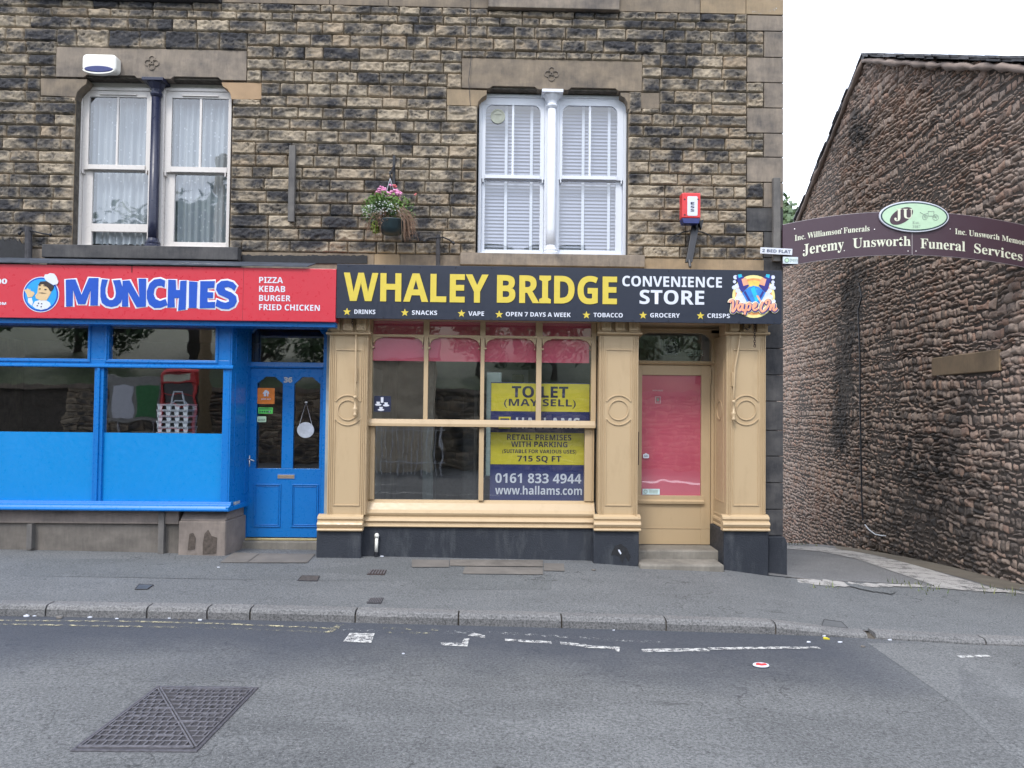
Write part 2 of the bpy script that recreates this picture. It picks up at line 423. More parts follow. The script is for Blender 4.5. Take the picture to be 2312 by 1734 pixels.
def finish(name, me, mt, parent=None, bevel=0, smooth=False, label=None):
    if mt is not None: me.materials.append(M[mt] if isinstance(mt, str) else mt)
    o = bpy.data.objects.new(name, me); COL.objects.link(o)
    if smooth: me.polygons.foreach_set('use_smooth', [True] * len(me.polygons))
    if bevel:
        b = o.modifiers.new('bevel', 'BEVEL'); b.width = bevel; b.segments = 2; b.limit_method = 'ANGLE'; b.angle_limit = rad(40)
    if parent:
        o.parent = parent
        if parent.type == 'EMPTY': o.location = -Vector(parent.location)
    if label: o['label'] = label
    return o
def thing(name, label, cat, loc=(0, 0, 0), group=None):
    o = bpy.data.objects.new(name, None); COL.objects.link(o); o.location = loc; o.empty_display_size = .2
    return tag(o, label, cat, group)
def tag(o, label, cat, group=None):
    o['label'] = label; o['category'] = cat
    if group: o['group'] = group
    return o
def struct(o): o['kind'] = 'structure'; return o

FT = {'b': (0x1D5D4, 0x1D5EE, 0x1D7EC), 'r': (0x1D400, 0x1D41A, 0x1D7CE), 's': (0x1D4D0, 0x1D4EA, None), 'n': None}
def style(t, st):
    b = FT[st]
    if not b: return t
    o = ''
    for c in t:
        if 'A' <= c <= 'Z': o += chr(b[0] + ord(c) - 65)
        elif 'a' <= c <= 'z': o += chr(b[1] + ord(c) - 97)
        elif c.isdigit() and b[2]: o += chr(b[2] + int(c))
        else: o += c
    return o
def text(t, x0, x1, z0, z1, y, mt, parent, st='b', off=0.0, name='lettering', fn=None, depth=.0015, bend=None):
    """one line of real lettering fitted to x0..x1, z0..z1 on the plane y"""
    cu = bpy.data.curves.new('lettering', 'FONT'); cu.body = style(t, st); cu.offset = off; cu.resolution_u = 4
    ob = bpy.data.objects.new('lettering', cu); COL.objects.link(ob)
    dg = bpy.context.evaluated_depsgraph_get(); me = bpy.data.meshes.new_from_object(ob.evaluated_get(dg))
    bpy.data.objects.remove(ob); bpy.data.curves.remove(cu)
    n = len(me.vertices); a = np.zeros(n * 3); me.vertices.foreach_get('co', a); a = a.reshape(-1, 3)
    lo, hi = a.min(0), a.max(0)
    u = (a[:, 0] - lo[0]) / (hi[0] - lo[0]); v = (a[:, 1] - lo[1]) / (hi[1] - lo[1])
    X = x0 + u * (x1 - x0); Z = z0 + v * (z1 - z0)
    if bend is not None: X, Z = bend(X, Z)
    out = np.stack([X, np.full(n, y), Z], 1)
    me.vertices.foreach_set('co', out.ravel()); me.materials.clear(); me.update()
    return finish(name, me, mt, parent)
def ptext(t, px0, py0, px1, py1, y, mt, parent, **k):
    X0, X1, Z0, Z1 = R(px0, py0, px1, py1, y); return text(t, X0, X1, Z0, Z1, y, mt, parent, **k)
def ppoly(pts, y, t=.002): return MB().prism([F(a, b, y) for a, b in pts], y, y + t)
def flat_tube(mb, pts, y, r, n=8, closed=True, sq=.2):
    k = len(mb.v); mb.tube([(x, y, z) for x, z in pts], r, n, True, closed)
    mb.v[k:] = [(v[0], y + (v[1] - y) * sq, v[2]) for v in mb.v[k:]]
    return mb

# ------------------------------------------------------------------ stones
class Stones:
    def __init__(s): s.V = []; s.Fc = []; s.soot = []; s.hue = []; s.n = 0
    sharp = .007; smooth = False; back = .005
    rugged = 1.0
    def stone(s, x0, x1, z0, z1, rnd, bulge, res, sootf, wob=0.0):
        sharp = s.sharp
        nx = max(5, int((x1 - x0) / res) + 1); nz = max(4, int((z1 - z0) / res) + 1)
        gx = np.linspace(0, 1, nx); gz = np.linspace(0, 1, nz)
        U, W = np.meshgrid(gx, gz)
        X = x0 + U * (x1 - x0); Z = z0 + W * (z1 - z0)
        sd = rnd.randrange(1 << 20)
        e = np.minimum(np.minimum(U, 1 - U) * (x1 - x0), np.minimum(W, 1 - W) * (z1 - z0))
        if wob:
            k = np.minimum(1, .25 + e / .02)
            jx = (vn(X * 14, Z * 14, 3.1, sd) - .5) * wob; jz = (vn(X * 9, Z * 14, 9.1, sd) - .5) * wob
            X = X + jx; Z = Z + jz
        edge = sst(0.0, sharp, e)
        f = fbm(X * 7, Z * 10, sd * .013, sd % 97, 4); r = 1 - np.abs(2 * f - 1)
        tilt = (rnd.random() - .5) * .5 * (W - .5) + (rnd.random() - .5) * .3 * (U - .5)
        f2 = fbm(X * 13 + 40, Z * 26, sd * .07, sd % 89, 3); r2 = 1 - np.abs(2 * f2 - 1)
        crack = (1 - sst(.0, .035, np.abs(f2 - .5))) * sst(.3, .7, vn(X * 9, Z * 9, 4.4, sd % 83)); s.crack = crack
        b = np.clip(edge * (.34 + .7 * (r - .5) + tilt + s.rugged * (.55 * (r2 - .62) + (fbm(X * 30, Z * 48, 1.7, sd % 91, 2) - .5) * .55)), 0, 1.2)
        b = np.clip(b - .35 * crack, 0, 1.2); Y = -.003 - b * bulge
        ring = e <= 1e-9
        Y[ring] = s.back; s.inner = sst(.004, .034, e + .012 * (fbm(X * 25, Z * 25, 2.2, sd % 71, 2) - .5))
        so, hu = sootf(X, Z, b, edge, rnd); so = so + .55 * crack * edge  # cracks also darkened, painting crevice shade into the soot value
        o = s.n; idx = np.arange(nx * nz).reshape(nz, nx) + o
        s.V.append(np.stack([X, Y, Z], -1).reshape(-1, 3)); s.n += nx * nz
        s.Fc.append(np.stack([idx[:-1, :-1], idx[:-1, 1:], idx[1:, 1:], idx[1:, :-1]], -1).reshape(-1, 4))
        s.soot.append(so.ravel()); s.hue.append(np.full(nx * nz, hu))
    def build(s, name, mt, parent, xf=None, label=None):
        V = np.concatenate(s.V); Fc = np.concatenate(s.Fc)
        if xf is not None: V = xf(V)
        me = bpy.data.meshes.new(name); me.vertices.add(len(V)); me.vertices.foreach_set('co', V.ravel())
        me.loops.add(len(Fc) * 4); me.loops.foreach_set('vertex_index', Fc.ravel())
        me.polygons.add(len(Fc)); me.polygons.foreach_set('loop_start', np.arange(0, len(Fc) * 4, 4)); me.polygons.foreach_set('loop_total', np.full(len(Fc), 4))
        me.update(calc_edges=True)
        for nm, d in (('soot', s.soot), ('hue', s.hue)):
            at = me.attributes.new(nm, 'FLOAT', 'POINT'); at.data.foreach_set('value', np.concatenate(d).astype(np.float32))
        return finish(name, me, mt, parent, 0, s.smooth, label)
def lay(st, rows, xr, holes, wr, rnd, bulge, res, sootf, joint=.005, wob=0.0, topf=None, thin=.062):
    allr = []
    for (z0, z1) in rows:
        cuts = sorted({xr[0], xr[1]} | {h[k] for h in holes for k in (0, 1) if xr[0] < h[k] < xr[1] and h[2] < z1 and h[3] > z0})
        runs = []
        for a, b in zip(cuts[:-1], cuts[1:]):
            c = (a + b) / 2; lo, hi = z0, z1
            for h in holes:
                if h[0] <= c <= h[1] and h[2] < hi and h[3] > lo:
                    if h[2] <= lo + 1e-6 and h[3] >= hi - 1e-6: lo = hi
                    elif h[2] <= lo + 1e-6: lo = h[3]
                    else: hi = h[2]
            if hi - lo > .004:
                if runs and abs(runs[-1][1] - a) < 1e-6 and runs[-1][2:] == [lo, hi]: runs[-1][1] = b
                else: runs.append([a, b, lo, hi])
        allr.append(runs)
    for i, runs in enumerate(allr):                       # slivers beside lintels and quoins join the next course
        for q in [q for q in runs if q[3] - q[2] < thin]:
            j = i + 1 if q[3] >= rows[i][1] - 1e-6 else i - 1
            if not 0 <= j < len(allr): continue
            new = []
            for g in allr[j]:
                u, v = max(g[0], q[0]), min(g[1], q[1])
                if v - u < 1e-6 or g[3] - g[2] < thin: new.append(g); continue
                if u > g[0]: new.append([g[0], u, g[2], g[3]])
                new.append([u, v, q[2] if j > i else g[2], g[3] if j > i else q[3]])
                if v < g[1]: new.append([v, g[1], g[2], g[3]])
            allr[j] = new; q[3] = q[2]
    for runs in allr:
        for a, b, lo, hi in runs:
            if hi - lo < .02: continue
            x = a
            while x < b - 1e-6:
                w_ = rnd.uniform(*wr) * (1 if rnd.random() > .12 else .7)
                if b - x - w_ < wr[0] * .6: w_ = b - x
                x1 = min(b, x + w_); top = hi
                if topf is not None: top = min(hi, topf((x + x1) / 2))
                if top - lo > .03:
                    if wob and rnd.random() < .25 and top - lo > .09 and x1 - x > .14:   # two thin stones in one course
                        m_ = lo + (top - lo) * rnd.uniform(.4, .6)
                        st.stone(x + joint, x1 - joint, lo + joint, m_ - joint * .6, rnd, bulge, res, sootf, wob)
                        st.stone(x + joint, x1 - joint, m_ + joint * .6, top - joint, rnd, bulge, res, sootf, wob)
                    else: st.stone(x + joint, x1 - joint, lo + joint, top - joint, rnd, bulge, res, sootf, wob)
                x = x1

# ================================================================== GROUND
XC = F(1767, 1000, 0)[0]                                  # the building's corner
def sheet(name, xs, ys, fz, mt, dz=0.0):
    vs = [(x, y, fz(x, y) + dz) for y in ys for x in xs]; n = len(xs)
    fs = [(j * n + i, j * n + i + 1, (j + 1) * n + i + 1, (j + 1) * n + i) for j in range(len(ys) - 1) for i in range(n - 1)]
    return struct(MB().add(vs, fs).build(name, mt, smooth=True))
def lin(a, b, n): return [a + (b - a) * i / (n - 1) for i in range(n)]
XS = [-300, -60, -25] + lin(-14, 14, 57) + [25, 60, 300]
# road: from the kerb back past the camera to the far side
vs = []; fs = []
offs = [0, .3, .8, 1.5, 2.5, 3.6, 4.4, 6, 8.2]
for o_ in offs:
    for x in XS: vs.append((x, kerb_y(x) - o_, road(x, kerb_y(x) - o_)))
n = len(XS)
fs = [(j * n + i, j * n + i + 1, (j + 1) * n + i + 1, (j + 1) * n + i) for j in range(len(offs) - 1) for i in range(n - 1)]
struct(MB().add(vs, fs).build('road', 'road', smooth=True))
vs = []; offs = [0, .25, .6, 1.0, 1.4, 1.74, 2.0, 2.6]
for o_ in offs:
    for x in XS:
        y = kerb_y(x) + .11 + o_
        if x > XC - .3 and y > -.25: y = -.25 + .001 * o_
        vs.append((x, y, pav(x, y)))
fs = [(j * n + i, j * n + i + 1, (j + 1) * n + i + 1, (j + 1) * n + i) for j in range(len(offs) - 1) for i in range(n - 1)]
struct(MB().add(vs, fs).build('pavement', 'pavement', smooth=True))
sheet('alley', lin(XC - .4, 12, 14), [-.26, 0, .3, .7, 1.2, 2, 3, 4, 5.5, 7, 9, 12, 16, 22, 40], pav, 'alley', .004)
sheet('terrain', [-300, -80, -20, 0, 20, 80, 300], [40, 60, 120, 300], lambda x, y: -10.0, 'grass')
# kerbstones
kb = MB(); kx = [-7.4, -6.3, -5.3] + [G(p, 1400, -.05).x for p in (85, 324, 465, 564, 802, 1035, 1268, 1503, 1740)] + [G(1960, 1435, -.1).x]
kx2 = [G(1976, 1440, -.1).x]; kx2 += [kx2[0] + .93 * i for i in range(1, 8)]
rk = random.Random(4)
def kerbstone(a, b):
    n = 9
    rows = []
    for i in range(n):
        x = a + .007 + (b - a - .014) * i / (n - 1); ky = kerb_y(x)
        zt = pav(x, ky + .11) + .006; zb = road(x, ky) - .06; wv = rk.uniform(-.004, .004)
        prof = [(ky, zb), (ky - .004 + wv, zt - .035), (ky + .008 + wv, zt - .012), (ky + .03, zt - .001), (ky + .13, zt), (ky + .13, zb)]
        rows.append([(x, y, z) for y, z in prof])
    vs = [p for r in rows for p in r]; k = 6
    fs = [(i * k + j, i * k + (j + 1) % k, (i + 1) * k + (j + 1) % k, (i + 1) * k + j) for i in range(n - 1) for j in range(k)]
    kb.add(vs, fs + [tuple(range(k)), tuple(range((n - 1) * k, n * k))])
for a, b in zip(kx[:-1], kx[1:]): kerbstone(a, b)
for a, b in zip(kx2[:-1], kx2[1:]): kerbstone(a, b)
struct(kb.build('kerb', 'kerb'))
vs = []
for x in XS:
    for y, z in ((KY + .012, road(x, KY) - .1), (KY + .012, pav(x, KY + .11) - .03), (KY + .14, pav(x, KY + .11) - .012)): vs.append((x, y, z))
struct(MB().add(vs, [(3 * i + j, 3 * i + j + 1, 3 * i + j + 4, 3 * i + j + 3) for i in range(len(XS) - 1) for j in (0, 1)]).build('kerb_bed', 'mortar'))
def gpatch(name, pts, mt, dz, gz=None, dens=None):
    """a thin sheet lying on the ground with the outline of the given pixels"""
    P = [G(a, b, 0, gz) for a, b in pts]
    me = MB()
    me.add([(p.x, p.y, (gz or ground)(p.x, p.y) + dz) for p in P], [tuple(range(len(P)))])
    return struct(me.build(name, mt))
def gstrip(name, pts, wd, mt, dz):
    P = [G(a, b, -.15) for a, b in pts]; vs = []; Q = []
    for a, b in zip(P[:-1], P[1:]):
        k = max(1, int((b - a).length / .25)); Q += [a.lerp(b, i / k) for i in range(k)]
    Q.append(P[-1])
    for p in Q:
        for s_ in (-1, 1):
            y = p.y + s_ * wd / 2; vs.append((p.x, y, ground(p.x, y) + dz))
    return struct(MB().add(vs, [(2 * i, 2 * i + 1, 2 * i + 3, 2 * i + 2) for i in range(len(Q) - 1)]).build(name, mt))
gpatch('pavement_patch', [(40, 1300), (60, 1262), (508, 1262), (700, 1285), (900, 1268), (1245, 1296), (1245, 1332), (940, 1330), (930, 1312), (700, 1311)], 'patch', .0015)
gpatch('pavement_slab', [(497, 1272), (556, 1272), (586, 1251), (527, 1249)], 'flag', .009)
gpatch('pavement_slab', [(558, 1272), (694, 1272), (712, 1252), (588, 1251)], 'flag', .0085)
gpatch('pavement_slab', [(930, 1282), (1014, 1282), (1014, 1266), (930, 1265)], 'flag', .009)
gpatch('pavement_slab', [(1016, 1279), (1226, 1281), (1226, 1266), (1016, 1265)], 'render', .009)
gpatch('pavement_slab', [(1044, 1297), (1226, 1299), (1226, 1283), (1050, 1281)], 'flag', .0088)
gpatch('pavement_slab', [(1228, 1290), (1275, 1291), (1273, 1274), (1228, 1273)], 'flag', .0086)
# alley surfaces: broken concrete strips and the gritty verge along the gable
def ribbon(name, up, dn, mt, dz):
    """a strip between two pixel lines, laid on the ground and following it"""
    A = [G(*p) for p in up]; B = [G(*p) for p in dn]; Q = []
    for i in range(len(A) - 1):
        for j in range(8):
            f = j / 8; Q.append((A[i].lerp(A[i + 1], f), B[i].lerp(B[i + 1], f)))
    Q.append((A[-1], B[-1])); vs = []; k = 5; rr = random.Random(len(name))
    for a_, b_ in Q:
        a_ = a_ + Vector((0, rr.uniform(-.05, .05), 0)); b_ = b_ + Vector((0, rr.uniform(-.03, .03), 0))
        for j in range(k):
            p = a_.lerp(b_, j / (k - 1)); vs.append((p.x, p.y, ground(p.x, p.y) + dz))
    return struct(MB().add(vs, [(i * k + j, i * k + j + 1, (i + 1) * k + j + 1, (i + 1) * k + j) for i in range(len(Q) - 1) for j in range(k - 1)]).build(name, mt, smooth=True))
ribbon('alley_concrete', [(1774, 1233), (1860, 1236), (1960, 1252), (2060, 1276), (2150, 1303), (2235, 1328), (2312, 1338)], [(1774, 1240), (1850, 1246), (1930, 1262), (2010, 1290), (2110, 1325), (2200, 1336), (2312, 1342)], 'alleyconc', .010)
ribbon('alley_verge', [(1880, 1229), (1957, 1231), (2101, 1252), (2250, 1282), (2330, 1300)], [(1890, 1240), (1960, 1251), (2101, 1287), (2245, 1327), (2330, 1336)], 'alleydirt', .0075)
ribbon('alley_concrete', [(1772, 1298), (1810, 1306), (1880, 1314), (1960, 1319), (2080, 1322), (2180, 1330)], [(1772, 1306), (1800, 1316), (1870, 1325), (1960, 1326), (2080, 1326), (2180, 1334)], 'alleyconc', .009)
ribbon('alley_trench', [(1905, 1316), (1960, 1326), (2020, 1336)], [(1915, 1324), (1950, 1334), (2010, 1343)], 'patch', .011)
# worn road paint
gstrip('road_marking', [(-20, 1402), (300, 1404), (520, 1410), (765, 1421)], .036, 'lineyellow', .005)
gstrip('road_marking', [(-20, 1410), (280, 1415), (400, 1417)], .036, 'lineyellow', .005)
gstrip('road_marking', [(400, 1417), (560, 1421), (740, 1429)], .05, 'lineyellow2', .005)
gpatch('road_marking', [(735, 1430), (748, 1430), (776, 1411), (760, 1412)], 'lineyellow', .0055, None)
gpatch('road_marking', [(775, 1450), (838, 1453), (846, 1431), (790, 1430)], 'linewhite', .005)
gstrip('road_marking', [(770, 1423), (860, 1425)], .05, 'linewhite2', .0052)
gstrip('road_marking', [(865, 1420), (990, 1423)], .06, 'lineyellow2', .005)
gstrip('road_marking', [(865, 1429), (985, 1431)], .05, 'lineyellow2', .005)
gpatch('road_marking', [(995, 1458), (1055, 1461), (1060, 1443), (1047, 1443), (1043, 1453), (995, 1452)], 'linewhite', .005)
gpatch('road_marking', [(1000, 1432), (1066, 1434), (1070, 1426), (1010, 1425)], 'linewhite2', .005)
gpatch('road_marking', [(1056, 1436), (1095, 1442), (1095, 1436), (1070, 1430)], 'linewhite', .0052)
gstrip('road_marking', [(1140, 1446), (1245, 1452)], .06, 'linewhite', .005)
gstrip('road_marking', [(1265, 1453), (1325, 1459)], .07, 'linewhite', .005)
gpatch('road_marking', [(1320, 1464), (1380, 1466), (1398, 1474), (1400, 1462), (1322, 1458)], 'linewhite', .0052)
gstrip('road_marking', [(1090, 1428), (1240, 1437), (1500, 1452)], .06, 'linewhite2', .0048)
gstrip('road_marking', [(1450, 1470), (1600, 1468)], .075, 'linewhite', .005)
gstrip('road_marking', [(1600, 1466), (1850, 1464)], .055, 'linewhite', .0056)
gstrip('road_marking', [(2060, 1477), (2240, 1479)], .06, 'linewhite2', .005)
gstrip('road_marking', [(2165, 1484), (2235, 1482)], .05, 'linewhite', .0055)
gpatch('road_patch', [(1960, 1452), (2130, 1455), (2330, 1560), (2330, 1740), (2320, 1740), (2170, 1600)], 'roadpatch', .0015)

# ================================================================== THE STONE BUILDING
bld = thing('stone_building', 'sooty rock faced stone terrace building above both shopfronts', 'building', (0, 1.0, 0))
WALLTOP = 7.3
def PR(pts, y, dep): return MB().prism([F(a, b, y) for a, b in pts], y, y + dep)
W1 = R(168, 178, 523, 562); W2 = R(1076, 203, 1418, 578)
L1 = R(129, 112, 558, 179); L2 = R(1043, 137, 1449, 204)
S1 = R(110, 560, 546, 589); S2 = R(1040, 577, 1452, 604)
K1a = R(92, 177, 197, 219); K1b = R(500, 186, 590, 224)
K2a = R(1009, 202, 1099, 239); K2b = R(1400, 210, 1489, 245)
ZBASE = R(830, 575, 1040, 600)[3]                         # top of the plain ashlar course over the fascia
ZSTR0 = F(1156, 22)[1]; ZSTR1 = ZSTR0 + .17
ZFAS = F(1156, 690)[1]
holes = [W1, L1, S1, W2, L2, S2, K1a, K1b, K2a, K2b]
US1 = R(60, -30, 501, 4); US2 = R(1103, -30, 1396, 28)    # sills of the storey above
qy = [-60, 36, 72, 131, 188, 245, 302, 356, 413, 470, 524, 583]
qh = []
for i in range(len(qy) - 1):
    wide = i % 2 == 1
    qh.append(R(1685 if wide else 1723, qy[i], 1767, qy[i + 1]))
ZQ = [F(1740, y)[1] for y in qy]
qh = [(F(1685 if i % 2 == 1 else 1723, 300)[0], XC, ZQ[i + 1], ZQ[i]) for i in range(len(qy) - 1)]
rnd = random.Random(11)
rows = []; z = ZBASE
while z < ZSTR0 - .03:
    h = rnd.uniform(.142, .165) if z < 2.9 else rnd.uniform(.125, .146)
    if ZSTR0 - z < .24: h = (ZSTR0 - z) if ZSTR0 - z < .17 else (ZSTR0 - z) / 2 + 1e-6
    rows.append((z, min(ZSTR0, z + h))); z += h
z = ZSTR1
while z < WALLTOP: rows.append((z, z + .135)); z += .135
XL = -7.6
st_now = None
def facsoot(X, Z, b, edge, rnd):
    t = rnd.random(); big = fbm(X * .55 + 3, Z * .8, 2.2, 5, 3); zc = (Z - Z.min()) / max(1e-6, Z.max() - Z.min())
    n = fbm(X * 6, Z * 9, t * 9, 7, 4); st = fbm(X * 18, Z * 2.4, t * 3, 9, 3)
    s = -.02 + .42 * (st_now.inner - .25) + .62 * (t - .42) + 1.1 * (big - .47) + 2.3 * (n - .46) + .35 * (zc - .45) + .3 * (b - .3) + .9 * (st - .5) * (1 - zc)
    return s, rnd.random() ** 1.6
st = st_now = Stones()
lay(st, rows, (XL, XC), holes + qh + [US1, US2], (.20, .44), rnd, .044, .0115, facsoot, .0024)
wall = st.build('rock_faced_wall', 'stone', bld)
# backing wall with openings, in dark mortar
def wall_with_holes(x0, x1, z0, z1, hs, y0, y1):
    b = MB(); xs = sorted({x0, x1} | {v for h in hs for v in h[:2]}); 
    for a, c in zip(xs[:-1], xs[1:]):
        mid = (a + c) / 2; zz = z0
        for h in sorted([h for h in hs if h[0] < mid < h[1]], key=lambda h: h[2]):
            if h[2] > zz: b.box(a, c, y0, y1, zz, h[2])
            zz = max(zz, h[3])
        if zz < z1: b.box(a, c, y0, y1, zz, z1)
    return b
wall_with_holes(XL, XC - .01, ZFAS, WALLTOP, [W1, W2], .006, .13).build('mortar_backing', 'mortar', bld)
gb = MB()
gb.box(XC - .3, XC - .012, .14, 9, -1.6, WALLTOP); gb.box(XL, XL + .3, .2, 9, -.5, WALLTOP); gb.box(XL, XC - .012, 8.8, 9.1, 3.2, WALLTOP)
gb.build('side_wall', 'ashlar_dark', bld)
MB().extr([(XL, -.25, WALLTOP + .03), (XC + .1, -.25, WALLTOP + .03), (XC + .1, 4.6, WALLTOP + 2.6), (XL, 4.6, WALLTOP + 2.6)], (0, 0, .12)).build('roof', 'slate', bld)
MB().extr([(XL, 9.4, WALLTOP + .03), (XL, 4.6, WALLTOP + 2.6), (XC + .1, 4.6, WALLTOP + 2.6), (XC + .1, 9.4, WALLTOP + .03)], (0, 0, .12)).build('roof', 'slate', bld)
# quoins
for i, h in enumerate(qh):
    mtq = 'ashlar_light' if i == 0 else ('ashlar_dark' if i % 2 else 'ashlar')
    MB().box(h[0] + .004, h[1], -.016, .3, h[2] + .004, h[3] - .004).build('quoin', 'ashlar_dark' if i < 9 else 'quoin_black', bld, .006)
qz = [F(1750, y)[1] for y in (583, 731, 787, 847, 906, 972, 1030, 1090, 1150, 1209)]
for a, b in zip(qz[:-1], qz[1:]):
    MB().box(F(1700, 900)[0], XC, -.016, .3, b + .004, a - .004).build('quoin', 'quoin_black', bld, .006)
zc = F(1750, 1209)[1]; x0 = F(1737, 1250, -.12)[0]
MB().prism([(x0, -.25), (XC + .012, -.25), (XC + .012, zc - .06), (XC - .012, zc), (x0, zc)], -.10, .3).build('corner_plinth', 'plinth', bld, .006)
# string course
xs = [XL] + [F(p, 20)[0] for p in (501, 745, 877)] + [US2[0]]
for a, b in zip(xs[1:-1], xs[2:]): MB().box(a + .003, b - .003, -.022, .1, ZSTR0, ZSTR1).build('string_course', 'ashlar', bld, .005)
xs = [US2[1], F(1580, 20)[0], F(1683, 20)[0], XC]
for a, b, mt in zip(xs[:-1], xs[1:], ('ashlar', 'ashlar_light', 'ashlar_light')): MB().box(a + .003, b - .003, -.022, .1, ZSTR0, ZSTR1).build('string_course', mt, bld, .005)
MB().box(US1[0], US1[1], -.09, .1, US1[2], US1[3]).build('window_sill', 'quoin_black', bld, .006)
MB().box(US2[0], US2[1], -.09, .1, US2[2], US2[3]).build('window_sill', 'ashlar_dark', bld, .006)
for U in (US1, US2): MB().box(U[0] + .15, U[1] - .15, .05, .12, U[3], U[3] + 1.0).build('window', 'lace', bld)
# lintels with notched soffits
def lintel(L, notches, mt):
    x0, x1, z0, z1 = L; P = [(x0, z1), (x0, z0)]
    for a, b in notches:
        P += [(a, z0), (a + .035, z0 + .028), (b - .035, z0 + .028), (b, z0)]
    P += [(x1, z0), (x1, z1)]
    return MB().prism(P, -.020, .11).build('lintel', mt, bld, .004)
def fx(p, y=300): return F(p, y)[0]
l1 = lintel(L1, [(fx(188), fx(309)), (fx(384), fx(498))], 'ashlar_dark')
l2 = lintel(L2, [(fx(1104), fx(1213)), (fx(1282), fx(1395))], 'ashlar')
for lx, lz, l in ((345, 144, l1), (1245, 169, l2)):
    cx, cz = F(lx, lz); q = MB()
    for dx, dz in ((0, .045), (.045, 0), (0, -.045), (-.045, 0)): q.ring(cx + dx, cz + dz, .036, .036, .008, -.030, -.018, 20)
    q.build('quatrefoil', 'ashlar_dark', l)
PR([(92, 177), (197, 179), (194, 190), (184, 197), (174, 208), (169, 226), (169, 219), (92, 215)], -.018, .14).build('kneeler_stone', 'ashlar', bld, .003)
PR([(500, 186), (590, 187), (590, 224), (522, 224), (520, 212), (513, 201), (503, 195)], -.018, .14).build('kneeler_stone', 'fresh', bld, .003)
PR([(1009, 201), (1099, 204), (1098, 214), (1088, 220), (1080, 230), (1077, 241), (1077, 239), (1009, 237)], -.018, .14).build('kneeler_stone', 'ashlar_light', bld, .003)
PR([(1401, 209), (1489, 210), (1489, 245), (1418, 246), (1417, 232), (1411, 221), (1402, 216)], -.018, .14).build('kneeler_stone', 'ashlar', bld, .003)
MB().box(S1[0], S1[1], -.13, .12, S1[2], S1[3]).build('window_sill', 'quoin_black', bld, .008)
MB().box(S2[0], S2[1], -.10, .12, S2[2], S2[3]).build('window_sill', 'ashlar_dark', bld, .008)
# plain ashlar course over the fascia boards
zb0 = ZFAS
for a, b, mt in ((XL, S1[0], 'ashlar_dark'), (S1[1], fx(850), 'ashlar'), (fx(850), fx(908), 'ashlar_light'), (fx(908), S2[0], 'ashlar'), (S2[1], fx(1560), 'ashlar_light'), (fx(1560), XC - .22, 'ashlar_light'), (XC - .22, XC - .002, 'quoin_black')):
    MB().box(a + .002, b - .002, -.022, .005, zb0, ZBASE - .003).build('plain_course', mt, bld, .004)
# smooth reveals
for Wn, mt in ((W1, 'stone'), (W2, 'stone')):
    pass
for pts in ([(1692, 33), (1702, 24), (1712, 27), (1722, 18), (1730, 24), (1724, 30), (1710, 34)], [(1728, 22), (1742, 15), (1755, 18), (1748, 26), (1735, 28)], [(768, 22), (772, 4), (776, -6), (777, 10), (773, 20), (780, 24)]):
    MB().prism([F(a, b, -.024) for a, b in pts], -.0255, -.02).build('white_splash', 'linewhite2', bld)
